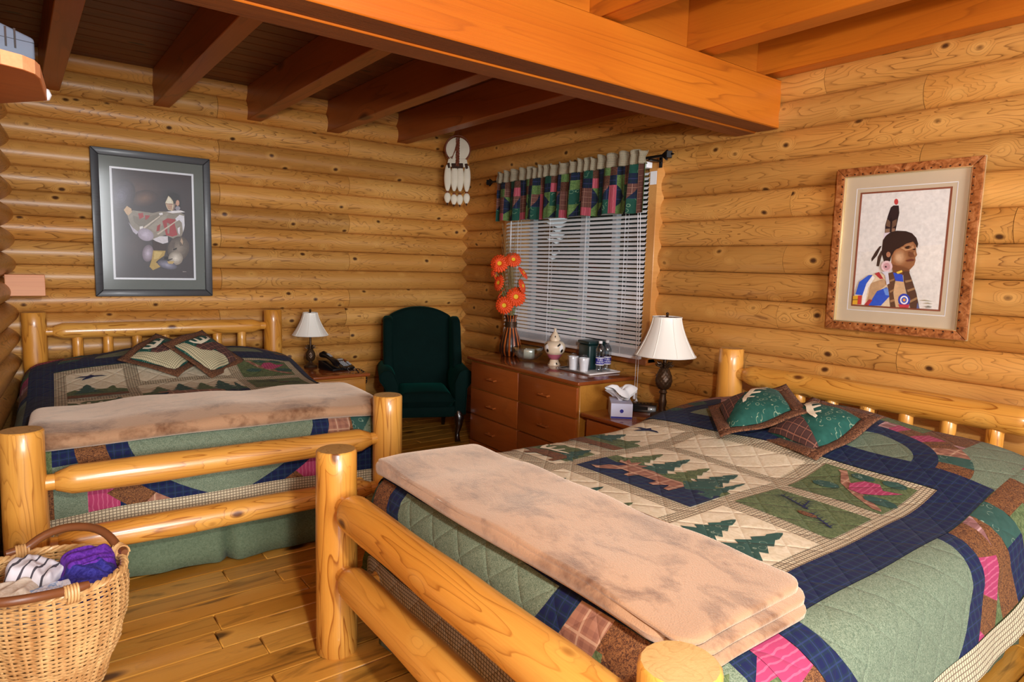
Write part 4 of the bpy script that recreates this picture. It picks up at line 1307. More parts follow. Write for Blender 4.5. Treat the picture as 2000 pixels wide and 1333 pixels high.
# ================================================================== BLINDS, VALANCE
def make_blinds():
    e = empty('window_blind', (3.475, 3.855, 0.87), 0, 'white horizontal slatted blind lowered over the window', 'blind')
    y0, y1 = -0.80, 0.80
    sl = MB()
    w = 0.0145
    for yy in (y0, y1): pass
    n = 4
    vs = []; fs = []
    for yy in (y0, y1):
        for i in range(n+1):
            t = -1+2*i/n
            vs.append((t*w, yy, -0.0025*t*t+0.0012)); 
        for i in range(n+1):
            t = 1-2*i/n
            vs.append((t*w, yy, -0.0025*t*t))
    k = 2*(n+1)
    for i in range(k): fs.append((i, (i+1) % k, (i+1) % k+k, i+k))
    fs += [tuple(range(k))[::-1], tuple(range(k, 2*k))]
    sl.add(vs, fs)
    me = sl.mesh('slat', M['slat'], 40)
    z = 0.085
    while z < 1.31:
        o = bpy.data.objects.new('slat', me)
        link(o, e); o.location = (0, 0, z); o.rotation_euler = (0, math.radians(-42), 0)
        z += 0.0315
    MB().box(-0.02, 0.02, y0, y1, 0.0, 0.022).build('bottom_rail', M['slat'], e, 40, 0.004, 2)
    for i in range(9):
        o = bpy.data.objects.new('slat', me); link(o, e); o.location = (0, 0, 0.026+i*0.0055)
    MB().box(-0.025, 0.03, y0, y1, 1.32, 1.36).build('head_rail', M['slat'], e, 40, 0.003, 1)
    for yy in (-0.62, -0.22, 0.2, 0.62):
        for xx in (-0.017, 0.017):
            MB().tube([(xx, yy, 0.02), (xx, yy, 1.32)], 0.0013, 5).build('ladder_cord', M['white'], e)
    for j, (yy, zb) in enumerate(((-0.80, -0.235), (-0.822, -0.275))):
        c = MB().tube([(-0.026, yy+0.075, 1.33), (-0.034, yy+0.02, 0.4), (-0.036, yy, 0.0), (-0.036, yy, zb)], 0.002, 6).build('lift_cord', M['white'], e)
        MB().lathe([(0.0, 0.0), (0.011, 0.002), (0.010, 0.03), (0.005, 0.045), (0.0, 0.047)], 12, (-0.036, yy, zb-0.045)).build('tassel', M['white'], c)
    MB().tube([(-0.028, 0.70, 1.33), (-0.032, 0.705, 0.55)], 0.004, 8).build('tilt_wand', M['white'], e)
    return e
make_blinds()

def make_valance():
    e = empty('valance', (3.44, 3.88, 1.885), 0, 'gathered patchwork valance hanging over the blinds', 'valance')
    Lh = 0.845
    # local coordinates: s from 0 (far end) to 1.69 along -Y, t = height above hem
    def V(s, t):
        k = t/0.42
        fold = 0.022*math.sin(s*36+1.6*math.sin(s*7))+0.008*math.sin(s*83)
        return (-0.03+fold*(1.0-0.55*sm(0.2, 1.0, k))-0.012*(1-k), Lh-s, t+0.006*math.sin(s*19)*(1-k))
    N = 200
    body = MB().grid(N, 14, lambda u, v: V(u*1.69, 0.33*v), uvfn=lambda u, v: (u*1.69, 0.33*v)).build('patchwork_body', F['vgreen'], e, 60)
    solidify(body, 0.002, 0)
    def Hd(u, v):
        s = u*1.69
        amp = 0.012+0.016*sm(0.45, 1.0, v)+0.012*(1-sm(0, 0.35, v))
        f = amp*math.sin(s*72+2*math.sin(s*11))
        x = -0.032+f-0.012*math.sin(PI*min(1, v*1.4))
        return (x, Lh-s, 0.325+0.095*v+0.010*math.sin(s*55+1)*sm(0.6, 1, v))
    hd = MB().grid(300, 8, Hd, uvfn=lambda u, v: (u*2.6, 0.095*v)).build('gathered_header', F['vgingham'], e, 60)
    solidify(hd, 0.002, 0)
    def pc(poly, fab, lay=0): conform('patch', poly, V, 0.0028+0.0012*lay, F[fab], e, 0.014 if lay < 9 else 0.02)
    rnd = random.Random(5)
    s = 0.0
    cyc = 0
    while s < 1.66:
        w = [0.055, 0.075, 0.06, 0.085, 0.05, 0.07, 0.065][cyc % 7]
        b = min(1.69, s+w)
        tops = ['vbrown', 'vnavy', 'vbrown', 'vteal', 'vbrown', 'vnavy', 'vgreen']
        pc(rect(s, b, 0.27, 0.328), tops[cyc % 7])
        pc(rect(s, b, 0.20, 0.27), ['vnavy', 'vgreen', 'vplaid', 'vnavy', 'vpink', 'vnavy', 'vbrown'][cyc % 7])
        k = cyc % 4
        if k == 0:
            pc([(s, 0.10), (b, 0.10), (b, 0.20)], 'vnavy'); pc([(s, 0.10), (b, 0.20), (s, 0.20)], 'vplaid')
            pc(rect(s, b, 0.0, 0.10), 'vteal')
        elif k == 1:
            pc(rect(s, b, 0.06, 0.20), 'vplaid' if cyc % 3 else 'vpink')
            pc(rect(s, b, 0.0, 0.06), 'vpink')
        elif k == 2:
            pc([(s, 0.05), (b, 0.12), (s, 0.20)], 'vnavy')
            pc([(s, 0.0), (b, 0.0), (b, 0.05), (s, 0.05)], 'vgreen')
        else:
            pc(rect(s, b, 0.09, 0.20), 'vteal')
            pc([(s, 0.0), (b, 0.0), (b, 0.09)], 'vnavy')
        s = b; cyc += 1
    pc(rect(1.63, 1.688, 0.0, 0.33), 'vplaid', 1)
    return e
make_valance()
rod = empty('curtain_rod', (3.42, 3.87, 2.235), 0, 'black iron curtain rod with arrow finials above the window', 'curtain rod')
MB().tube([(0, -0.97, 0.012), (0, 0.95, 0.0)], 0.009, 10).build('bar', M['blackmetal'], rod)
for s, zz in ((-1, 0.012), (1, 0.0)):
    yb = -0.97 if s < 0 else 0.95
    pl = [(0.0, -0.010), (0.04, -0.035), (0.045, -0.012), (0.10, 0.0), (0.045, 0.022), (0.04, 0.035), (0.0, 0.010)]
    MB().prism([(-a, b) for a, b in pl] if s < 0 else pl, -0.006, 0.006, lambda y, z, h: (h, yb+y, zz+z)).build('finial', M['blackmetal'], rod, 30, 0.002, 1)
    pl2 = [(0.0, 0.0), (0.035, -0.025), (0.06, 0.0), (0.035, 0.025)]
    MB().prism([(-a-0.02, b) for a, b in pl2] if s < 0 else [(a+0.02, b) for a, b in pl2], -0.022, 0.022, lambda y, z, h: (z, yb+y, zz+h)).build('finial', M['blackmetal'], rod, 30, 0.002, 1)
    yk = s*0.865
    MB().box(-0.006, 0.115, yk-0.012, yk+0.012, zz-0.02, zz-0.008).box(0.105, 0.118, yk-0.012, yk+0.012, zz-0.055, zz+0.03).build('bracket', M['blackmetal'], rod, 40, 0.002, 1)
tg = MB().box(-0.002, 0.0, -0.028, 0.028, -0.045, 0.045).build('paper_notice', M['paper'], None, 0, loc=(WB-0.087, 3.068, 2.13))
tag(tg, 'small white paper pinned on the right window casing', 'notice')
# ================================================================== THINGS ON THE DRESSER
ZD = 0.7505
CR = Vector((0.794, -0.608, 0))      # direction along the picture plane, used only to fan the bouquet
CF = Vector((0.608, 0.794, 0))
def bamboo_mat():
    t = NT('striped_bamboo_vase')
    s = t.sep(t.uv())
    a = t.math('FRACT', t.math('MULTIPLY', s[0], 13.0))
    nz = t.noise(t.obj(), 9.0, 2.0)
    c = t.ramp(t.math('ADD', t.math('MULTIPLY', t.math('SINE', t.math('MULTIPLY', s[0], 82.0)), 0.5), t.math('MULTIPLY', nz, 0.9)), [(0.25, lin(36, 20, 14)), (0.45, lin(70, 30, 16)), (0.7, lin(150, 66, 26)), (0.95, lin(206, 112, 44))])
    return t.done(c, 0.3, **{'Coat_Weight': 0.4})
M['bamboo'] = bamboo_mat()
VX = Vector((3.30, 4.33, ZD))
vase = empty('bamboo_vase', VX, 0, 'dark striped bamboo vase with a tied neck on the dresser', 'vase')
def fv(u, v):
    pr = [(0.0, 0.080), (0.10, 0.098), (0.25, 0.098), (0.45, 0.080), (0.62, 0.060), (0.70, 0.050), (0.86, 0.047), (0.93, 0.050), (1.0, 0.062)]
    for (a, ra), (b, rb) in zip(pr, pr[1:]):
        if v <= b+1e-9:
            r = ra+(rb-ra)*(v-a)/(b-a); break
    th = 2*PI*u
    r *= 1+0.045*abs(math.sin(6.5*th))
    return (r*0.9*math.cos(th), r*0.9*math.sin(th), 0.34*v)
mb = MB().grid(78, 26, fv, closed_u=True)
mb.lathe([(0.0, 0.001), (0.078, 0.001)], 26)
mb.build('body', M['bamboo'], vase, 60)
for i in range(5):
    MB().tube([(0.048*math.cos(a*2*PI/24), 0.048*math.sin(a*2*PI/24), 0.242+i*0.010) for a in range(24)], 0.0045, 6, closed=True).build('wrapped_cord', M['bronze'], vase)

def make_flower(px, py, face, r, where):
    """px,py: offset in cm across / height in cm above the vase foot; face: petal direction (right, forward, up)"""
    head = VX+CR*(px/100)+Vector((0, 0, py/100))+CF*(-0.03 if face[1] < 0 else 0.03)
    e = bpy.data.objects.new('gerbera', None); e.empty_display_size = 0.05
    COL.objects.link(e); e.location = head
    n = (CR*face[0]+CF*face[1]+Vector((0, 0, face[2]))).normalized()
    q = Vector((0, 0, 1)).rotation_difference(n)
    tag(e, 'orange gerbera '+where, 'flower', 'orange gerberas in the bamboo vase')
    for ring, (N, ra, up) in enumerate(((18, r, 0.0), (16, r*0.78, 0.006))):
        pet = MB()
        for i in range(N):
            a = 2*PI*i/N+ring*0.17
            ca, sa = math.cos(a), math.sin(a)
            w = ra*0.15
            pts = []
            for t, ww, zz in ((0.18, 0.45, 0.003), (0.5, 1.0, 0.008), (0.85, 0.9, 0.006), (1.0, 0.25, 0.001)):
                for sg in (-1, 1):
                    x, y = t*ra, sg*w*ww
                    pts.append(q @ Vector((x*ca-y*sa, x*sa+y*ca, zz+up)))
            pet.add(pts, [(0, 2, 3, 1), (2, 4, 5, 3), (4, 6, 7, 5)])
        o = pet.build('petals', M['petal'], e, 30); solidify(o, 0.0015)
    c = MB().lathe([(r*0.27, 0.0), (r*0.27, 0.008), (r*0.2, 0.013), (0.0, 0.011)], 16)
    c.v = [tuple(q @ Vector(v)) for v in c.v]
    c.build('flower_centre', M['centre'], e, 40)
    neck = VX+Vector((0, 0, 0.32))-head
    st = Vector((0.012*math.sin(px), 0.012*math.cos(px*2), 0))
    MB().tube([-n*0.002, -n*0.03+neck*0.15, neck*0.6+st*0.6, neck+st, neck+st-Vector((0, 0, 0.1))], 0.0032, 6).build('stem', M['stem'], e)
    return e
K = 0.43
FL = [((968, 515), (-0.2, -1, 0.25), 0.070, 'at the upper left of the bouquet, facing out'),
      ((994, 507), (0.1, -1, 0.45), 0.060, 'at the top of the bouquet'),
      ((957, 527), (-0.9, -0.2, 0.2), 0.056, 'turned left behind the upper left bloom'),
      ((1013, 532), (0.9, -0.3, 0.7), 0.056, 'seen from the side at the upper right'),
      ((968, 552), (-0.8, -0.6, 0.2), 0.062, 'half turned at the middle left'),
      ((1012, 557), (0.9, -0.4, 0.3), 0.056, 'seen from the side at the middle right'),
      ((974, 573), (-0.7, 0.1, 0.5), 0.056, 'half hidden behind the lower blooms'),
      ((1001, 578), (0.05, -1, 0.2), 0.074, 'at the lower right, largest and facing out'),
      ((979, 595), (-0.2, -1, 0.0), 0.068, 'lowest on the left just above the vase neck'),
      ((962, 539), (-0.8, 0.3, -0.3), 0.045, 'small and drooping at the far left')]
for (x, y), fc, r, wh in FL:
    make_flower((x-993)*K, (693-y)*K, fc, r*1.15, wh)
gr = MB()
rnd = random.Random(12)
for i in range(80):
    a, b = rnd.uniform(-0.10, 0.03), rnd.uniform(-0.05, 0.05)
    h = rnd.uniform(0.62, 1.12)
    base = Vector((rnd.uniform(-0.02, 0.02), rnd.uniform(-0.02, 0.02), 0.25))
    tip = CR*a+CF*b+Vector((0, 0, h))
    mid = base.lerp(tip, 0.55)*1.0-CR*a*0.25
    gr.tube([base, mid, tip], [0.0018, 0.0017, 0.0009], 4)
g = gr.build('dried_grass', M['grass'], None, 40, loc=VX)
tag(g, 'thin dried grass stalks rising behind the orange gerberas', 'dried grass', None, 'stuff')

# glass bowl with candle
bp = Vector((3.255, 4.03, ZD))
bowl = MB()
prof = [(0.0, 0.004), (0.045, 0.004), (0.07, 0.012), (0.105, 0.04), (0.128, 0.075), (0.125, 0.095), (0.116, 0.108), (0.112, 0.107), (0.12, 0.094), (0.123, 0.075), (0.101, 0.043), (0.066, 0.017), (0.04, 0.010), (0.0, 0.010)]
bowl.lathe(prof, 40)
o = bowl.build('glass_bowl', M['bowl'], None, 60, loc=bp)
tag(o, 'round clear glass bowl with a candle inside on the dresser', 'bowl')
cd = empty('candle', bp+Vector((0.004, -0.004, 0.012)), 0.5, 'short square white candle inside the glass bowl', 'candle')
MB().box(-0.036, 0.036, -0.036, 0.036, 0, 0.078).build('wax', M['candle'], cd, 40, 0.008, 3)
MB().tube([(0, 0, 0.076), (0.001, 0, 0.09)], 0.0012, 6).build('wick', M['black'], cd)

# pottery urn with lid
ur = empty('pottery_urn', (3.27, 3.73, ZD), -0.65, 'cream lidded pottery urn with painted black feathers and a pink band', 'urn')
def lathe_part(name, mat, prof, parent): return MB().lathe(prof, 32).build(name, mat, parent, 60)
lathe_part('foot', M['urn'], [(0.0, 0.0), (0.048, 0.0), (0.050, 0.006), (0.036, 0.03), (0.032, 0.045)], ur)
lathe_part('pink_band', M['urn_pink'], [(0.032, 0.045), (0.045, 0.06), (0.062, 0.088)], ur)
bodyp = [(0.062, 0.088), (0.076, 0.112), (0.083, 0.138), (0.080, 0.162), (0.062, 0.182), (0.036, 0.19), (0.036, 0.197)]
lathe_part('body', M['urn'], bodyp, ur)
lid = lathe_part('lid', M['urn'], [(0.042, 0.197), (0.042, 0.203), (0.036, 0.215), (0.030, 0.232), (0.018, 0.25), (0.010, 0.258), (0.007, 0.27), (0.012, 0.28), (0.0, 0.288)], ur)
def Urn(a, z):
    for (r0, z0), (r1, z1) in zip(bodyp, bodyp[1:]):
        if z <= z1: break
    r = r0+(r1-r0)*max(0, min(1, (z-z0)/(z1-z0)))
    return (r*math.cos(a/0.07), r*math.sin(a/0.07), z)
FEA = [(0.0, -0.026), (0.012, -0.012), (0.014, 0.008), (0.004, 0.026), (-0.010, 0.010), (-0.012, -0.010)]
for i in range(4):
    a0 = -0.07*PI/2+(i-1.6)*0.105
    conform('painted_feather', [(a0+x*1.2, 0.140+y*1.15) for x, y in FEA], Urn, 0.0008, M['porcelain'], ur, 0.01)
    conform('painted_feather_tip', [(a0+x*0.8+0.006, 0.120+y*0.6) for x, y in FEA], Urn, 0.0016, M['black'], ur, 0.01)
    conform('painted_stroke', [(a0-0.030, 0.160), (a0-0.006, 0.176), (a0-0.002, 0.168), (a0-0.026, 0.150)], Urn, 0.0016, M['black'], ur, 0.01)
for i in range(4):
    a = i*PI/2-PI/2
    MB().lathe([(0.0, 0.0), (0.008, 0.0), (0.007, 0.002), (0.0, 0.003)], 10, sy=0.6).build('painted_dot', M['black'], lid, 40, loc=(0.033*math.cos(a), 0.033*math.sin(a), 0.224), rot=(0, PI/2-0.4, a))
    MB().lathe([(0.0, 0.0), (0.012, 0.0), (0.0, 0.002)], 10, sy=0.5).build('painted_dot', M['black'], ur, 40, loc=(0.044*math.cos(a+0.4), 0.044*math.sin(a+0.4), 0.016), rot=(0, PI/2-0.45, a+0.4))

# tray with cups, bucket and bottles
tr = empty('serving_tray', (3.315, 3.40, ZD), math.radians(-1), 'white square melamine tray on the right end of the dresser', 'tray')
MB().box(-0.135, 0.135, -0.165, 0.165, 0.0, 0.008).build('base', M['porcelain'], tr, 40, 0.003, 1)
rim = MB()
for a in ((-0.15, 0.15, -0.18, -0.164), (-0.15, 0.15, 0.164, 0.18), (-0.15, -0.134, -0.164, 0.164), (0.134, 0.15, -0.164, 0.164)):
    rim.box(a[0], a[1], a[2], a[3], 0.004, 0.015)
rim.build('rim', M['porcelain'], tr, 40, 0.003, 1)
def make_cup(x, y, label):
    e = empty('wrapped_cup', (x, y, ZD+0.0085), 0.2, label, 'cup', 'plastic-wrapped cups')
    MB().lathe([(0.0, 0.0), (0.030, 0.0), (0.038, 0.095), (0.036, 0.095), (0.028, 0.004), (0.0, 0.004)], 24).build('cup', M['porcelain'], e, 40)
    def f(u, v):
        a = 2*PI*u
        r = 0.042*(1-0.75*sm(0.8, 1.0, v))+0.005*math.sin(5*a+3*v)*(0.3+v)
        return (r*math.cos(a), r*math.sin(a), 0.118*v+0.004*math.sin(3*a)*v)
    MB().grid(28, 12, f, closed_u=True).build('wrapper', M['wrap'], e, 25)
make_cup(3.235, 3.475, 'white cup in clear wrapping, left of the pair on the tray')
make_cup(3.245, 3.375, 'white cup in clear wrapping, right of the pair on the tray')
bk = empty('ice_bucket', (3.385, 3.44, ZD+0.0085), math.radians(-12), 'dark green square ice bucket behind the wrapped cups', 'ice bucket')
MB().prism([(-0.075, -0.075), (0.075, -0.075), (0.075, 0.075), (-0.075, 0.075)], 0.0, 0.185).build('body', M['bucket'], bk, 40, 0.015, 3)
MB().prism([(-0.08, -0.08), (0.08, -0.08), (0.08, 0.08), (-0.08, 0.08)], 0.186, 0.21).build('lid', M['bucket'], bk, 40, 0.008, 3)
def text_part(name, body, size, parent, loc, rot, mat, ext=0.0003, bend=0.0):
    c = bpy.data.curves.new(name, 'FONT'); c.body = body; c.size = size; c.align_x = 'CENTER'; c.align_y = 'CENTER'; c.resolution_u = 2
    tmp = bpy.data.objects.new(name, c); COL.objects.link(tmp)
    dg = bpy.context.evaluated_depsgraph_get()
    me = bpy.data.meshes.new_from_object(tmp.evaluated_get(dg))
    bpy.data.objects.remove(tmp)
    if bend:
        for v in me.vertices:
            a = v.co.x/bend
            v.co.z = bend*(math.cos(a)-1); v.co.x = bend*math.sin(a)
    me.materials.clear(); me.materials.append(mat)
    o = bpy.data.objects.new(name, me); link(o, parent); o.location = loc; o.rotation_euler = rot
    return o
def make_bottle(x, y, label):
    e = empty('water_bottle', (x, y, ZD+0.0085), math.radians(-38), label, 'bottle', 'water bottles on the tray')
    prof = [(0.0, 0.0), (0.028, 0.0), (0.031, 0.006), (0.029, 0.02), (0.031, 0.034), (0.031, 0.045), (0.0305, 0.105), (0.032, 0.115), (0.031, 0.135), (0.033, 0.15), (0.026, 0.178), (0.013, 0.196), (0.012, 0.205)]
    MB().lathe(prof, 24).build('bottle', M['bottle'], e, 60)
    MB().lathe([(0.0, 0.203), (0.014, 0.203), (0.014, 0.219), (0.012, 0.221), (0.0, 0.221)], 20).build('cap', M['cap'], e, 40)
    lb = MB().lathe([(0.0314, 0.048), (0.0318, 0.05), (0.0318, 0.102), (0.0314, 0.104)], 28, cap=False).build('label', M['label_blue'], e, 60)
    for zz in (0.05, 0.1):
        MB().lathe([(0.0320, zz-0.003), (0.0322, zz), (0.0320, zz+0.003)], 28, cap=False).build('label_stripe', M['shirtwhite'], lb, 60)
    for i, w in enumerate(('PURE', 'WATER')):
        text_part('label_text', w, 0.019, lb, (0, -0.0323, 0.084-i*0.018), (PI/2, 0, 0), M['shirtwhite'], bend=0.0323)
make_bottle(3.345, 3.315, 'clear water bottle with blue label, nearer of the two')
make_bottle(3.425, 3.325, 'clear water bottle with blue label, farther of the two')

# ================================================================== PICTURES
def print_mat(name, rough=0.5):
    t = NT(name)
    at = t.n('ShaderNodeVertexColor'); at.layer_name = 'ink'
    nz = t.noise(t.mapping(t.obj(), (1, 1, 1)), 60.0, 3.0, 0.6)
    h = t.n('ShaderNodeHueSaturation'); t.l(at.outputs[0], h.inputs['Color'])
    t.l(t.math('ADD', t.math('MULTIPLY', nz, 0.5), 0.75), h.inputs['Value'])
    return t.done(h.outputs[0], rough)
M['print'] = print_mat('printed_paper')
def homog(corners):
    """unit square (0,0 bottom-left) from four picture-scan corners TL TR BR BL"""
    import numpy as np
    src = corners; dst = [(0, 1), (1, 1), (1, 0), (0, 0)]
    A = []; B = []
    for (x, y), (u, v) in zip(src, dst):
        A.append([x, y, 1, 0, 0, 0, -u*x, -u*y]); B.append(u)
        A.append([0, 0, 0, x, y, 1, -v*x, -v*y]); B.append(v)
    h = np.linalg.solve(np.array(A, float), np.array(B, float))
    def f(x, y):
        d = h[6]*x+h[7]*y+1
        return ((h[0]*x+h[1]*y+h[2])/d, (h[3]*x+h[4]*y+h[5])/d)
    return f
def ell(cx, cy, rx, ry, n=14, rot=0.0):
    return [(cx+rx*math.cos(2*PI*i/n)*math.cos(rot)-ry*math.sin(2*PI*i/n)*math.sin(rot), cy+rx*math.cos(2*PI*i/n)*math.sin(rot)+ry*math.sin(2*PI*i/n)*math.cos(rot)) for i in range(n)]
def make_print(parent, w, h, corners, bg, shapes, y):
    f = homog(corners)
    vs = []; fs = []; cols = []
    def addpoly(pts, rgb, lay):
        tri = tessellate_polygon([[Vector((a, b, 0)) for a, b in pts]])
        base = len(vs)
        for a, b in pts: vs.append(((a-0.5)*w, y-0.00012*lay, (b-0.5)*h))
        for t in tri:
            a = [pts[i] for i in t]
            cr = (a[1][0]-a[0][0])*(a[2][1]-a[0][1])-(a[1][1]-a[0][1])*(a[2][0]-a[0][0])
            t = tuple(t) if cr > 0 else tuple(t)[::-1]
            fs.append([base+i for i in t]); cols.append((lin(*rgb), lay))
    addpoly([(0, 0), (1, 0), (1, 1), (0, 1)], bg, 0)
    for i, (rgb, pts) in enumerate(shapes):
        p = [f(a, b) for a, b in pts]
        for fn in (lambda a, b: a, lambda a, b: 1-a, lambda a, b: b, lambda a, b: 1-b):
            p = clip(p, fn)
            if len(p) < 3: break
        if len(p) >= 3: addpoly(p, rgb, i+1)
    me = bpy.data.meshes.new('print'); me.from_pydata(vs, [], fs)
    ca = me.color_attributes.new('ink', 'FLOAT_COLOR', 'CORNER')
    for p, c in zip(me.polygons, cols):
        for li in p.loop_indices:
            rnd = random.Random(me.loops[li].vertex_index*17+3)
            g = 1.0 if c[1] == 0 else rnd.uniform(0.93, 1.07)
            ca.data[li].color = (min(1, c[0][0]*g), min(1, c[0][1]*g), min(1, c[0][2]*g), 1)
    me.materials.append(M['print'])
    o = bpy.data.objects.new('print', me); link(o, parent)
    return o
def frame_bars(parent, w, h, fw, d, mat, name='frame_bar', y0=0.0, prof=None):
    for (ln, along, sgn) in ((w, 'x', 1), (w, 'x', -1), (h, 'z', 1), (h, 'z', -1)):
        a = ln/2
        if along == 'x': poly = [(-a, sgn*h/2), (a, sgn*h/2), (a-fw, sgn*(h/2-fw)), (-a+fw, sgn*(h/2-fw))]
        else: poly = [(sgn*w/2, -a), (sgn*w/2, a), (sgn*(w/2-fw), a-fw), (sgn*(w/2-fw), -a+fw)]
        MB().prism(poly, 0, d, lambda x, z, hh: (x, y0-hh, z)).build(name, mat, parent, 40, min(0.006, fw*0.2), 2)
def make_picture(name, c, rz, w, h, fw, label, fmat, matm, tilt=0.0):
    e = empty(name, c, rz, label, 'picture')
    e.rotation_euler = (tilt, 0, rz)
    frame_bars(e, w, h, fw, 0.030, fmat)
    MB().box(-w/2+fw*0.5, w/2-fw*0.5, -0.008, -0.004, -h/2+fw*0.5, h/2-fw*0.5).build('mat_board', matm, e, 0)
    MB().box(-w/2+fw*0.6, w/2-fw*0.6, -0.0155, -0.0145, -h/2+fw*0.6, h/2-fw*0.6).build('glazing', M['picglass'], e, 0)
    return e
def burl_mat():
    t = NT('burl_frame_veneer')
    nz = t.noise(t.obj(), 28.0, 4.0, 0.65, 1.2)
    c = t.ramp(nz, [(0.3, lin(92, 44, 18)), (0.5, lin(158, 92, 46)), (0.7, lin(196, 132, 80))])
    return t.done(c, 0.3, **{'Coat_Weight': 0.4})
M['burl'] = burl_mat()
M['frame_grey'] = wood('charcoal_frame_wood', (74, 74, 78), (58, 58, 62), (34, 34, 38), 0.5, 0.45, 0.1, ax=1, cr=20, rings=8, knots=False, var=0.1)
M['mat_grey'] = plain('grey_green_mat_board', (112, 116, 110), 0.85, 0.06, 200.0)
M['mat_tan'] = plain('beige_mat_board', (206, 188, 160), 0.85, 0.02)
M['mat_rust'] = plain('rust_mat_line', (142, 78, 54), 0.8, 0.03)
M['gold'] = plain('gilt_edge', (232, 210, 160), 0.25, 0.05, Metallic=0.7)

# wolf print on the back wall
PA = make_picture('wolf_picture', (0.843, 5.497, 1.722), 0, 0.775, 1.045, 0.05, 'charcoal-framed dark print of a person and a wolf above the back-wall bed', M['frame_grey'], M['mat_grey'], math.radians(0.6))
frame_bars(PA, 0.545, 0.80, 0.014, 0.002, M['white'], 'mat_line', -0.0082)
def grad(c0, c1, cx, cy, rx, ry, rot=0.0, n=7):
    """soft-edged blob: nested ellipses from colour c0 (rim) to c1 (middle)"""
    return [(tuple(c0[q]+(c1[q]-c0[q])*i/(n-1) for q in range(3)), ell(cx, cy, rx*(1-i/n), ry*(1-i/n), 22, rot)) for i in range(n)]
wolf = (grad((66, 52, 54), (96, 74, 68), 230, 190, 190, 110, 0.1) + grad((70, 54, 54), (128, 96, 78), 270, 255, 100, 60, -0.2) + grad((68, 56, 60), (112, 106, 124), 110, 240, 95, 130, 0.4)
 + grad((62, 50, 54), (34, 26, 30), 470, 260, 85, 90) + grad((60, 48, 52), (78, 62, 62), 200, 600, 130, 150)
 + [((32, 24, 28), [(428, 250), (440, 218), (470, 205), (515, 225), (530, 290), (528, 340), (490, 345), (478, 290), (455, 240)]),
 ((216, 202, 172), [(419, 285), (430, 262), (442, 234), (460, 250), (476, 275), (480, 312), (470, 345), (440, 338), (428, 316)]),
 ((236, 228, 206), [(424, 284), (444, 242), (462, 262), (470, 288), (440, 292)]),
 ((150, 100, 84), [(420, 290), (474, 293), (474, 299), (422, 296)]),
 ((190, 150, 124), [(425, 300), (470, 302), (466, 338), (442, 334)]),
 ((206, 158, 132), ell(507, 286, 13, 22)), ((150, 120, 110), [(484, 290), (494, 290), (482, 340), (470, 340)]),
 ((156, 150, 160), ell(508, 325, 18, 16)),
 ((150, 140, 126), [(150, 372), (190, 344), (260, 352), (330, 362), (380, 350), (430, 350), (520, 350), (556, 372), (555, 470), (530, 540), (470, 545), (420, 520), (360, 545), (320, 560), (270, 540), (215, 500), (175, 450)]),
 ((132, 122, 108), [(190, 380), (260, 400), (330, 380), (400, 360), (330, 440), (250, 470), (200, 430)]),
 ((164, 154, 140), [(300, 470), (400, 380), (440, 360), (420, 420), (350, 500)]),
 ((172, 58, 60), [(228, 366), (262, 362), (268, 392), (238, 408)]), ((172, 62, 62), [(276, 378), (312, 380), (300, 400), (280, 415)]),
 ((172, 52, 56), [(398, 420), (436, 398), (490, 405), (486, 440), (506, 520), (470, 532), (424, 522), (412, 470)]), ((166, 60, 62), [(362, 455), (386, 440), (378, 490), (356, 496)]),
 ((156, 144, 130), [(430, 430), (452, 440), (446, 510), (436, 510)]),
 ((212, 200, 186), [(262, 468), (380, 380), (384, 386), (272, 476)]), ((206, 192, 176), [(360, 512), (500, 412), (504, 418), (368, 520)]),
 ((214, 184, 150), [(128, 342), (150, 312), (180, 332), (186, 356), (160, 382), (146, 372)]),
 ((236, 232, 230), [(238, 462), (262, 458), (262, 484), (240, 486)]), ((232, 228, 228), [(374, 362), (400, 358), (402, 374), (380, 378)]),
 ((234, 230, 232), [(424, 352), (480, 342), (530, 340), (560, 352), (520, 356), (470, 362)]),
 ((224, 222, 230), [(490, 400), (520, 372), (552, 380), (556, 450), (544, 500), (536, 430), (518, 410), (500, 420)]), ((222, 218, 224), [(506, 470), (522, 460), (520, 520), (508, 500)]),
 ((202, 198, 212), [(160, 430), (190, 470), (230, 500), (215, 520), (192, 500)])]
 + grad((170, 160, 176), (206, 198, 216), 280, 520, 58, 44, 0.4)
 + [((214, 210, 216), [(330, 552), (380, 530), (436, 530), (438, 575), (400, 585), (350, 566)]), ((70, 58, 56), [(328, 560), (350, 570), (400, 586), (430, 590), (424, 650), (334, 632)])]
 + grad((130, 118, 128), (200, 190, 208), 296, 655, 40, 62, 0.1)
 + [((186, 156, 88), [(332, 634), (420, 636), (410, 672), (370, 700), (350, 720), (392, 748), (330, 778), (306, 752), (322, 700)]), ((206, 180, 112), [(340, 640), (400, 645), (370, 690), (336, 700)])]
 + grad((96, 86, 80), (150, 140, 128), 510, 620, 76, 92, 0.3) + [((110, 100, 92), [(516, 560), (528, 522), (552, 560), (548, 600), (520, 600)]), ((186, 160, 136), [(524, 566), (532, 540), (544, 566), (540, 590)]), ((104, 94, 88), [(440, 600), (466, 552), (486, 580), (480, 620)])]
 + grad((150, 140, 128), (226, 218, 206), 490, 690, 52, 50, -0.2)
 + [((40, 34, 34), [(470, 624), (500, 612), (498, 624), (476, 632)]), ((44, 36, 36), ell(424, 688, 14, 11)), ((60, 52, 50), [(430, 700), (470, 690), (466, 698), (436, 710)])]
 + grad((100, 98, 112), (160, 160, 182), 430, 738, 70, 30, 0.25)
 + [((200, 172, 110), [(430, 712), (480, 712), (470, 730), (440, 730)]), ((150, 140, 138), [(538, 784), (566, 786), (566, 789), (540, 790)])])
make_print(PA, 0.518, 0.772, [(44, 40), (607, 85), (622, 835), (72, 832)], (62, 49, 52), wolf, -0.0086)
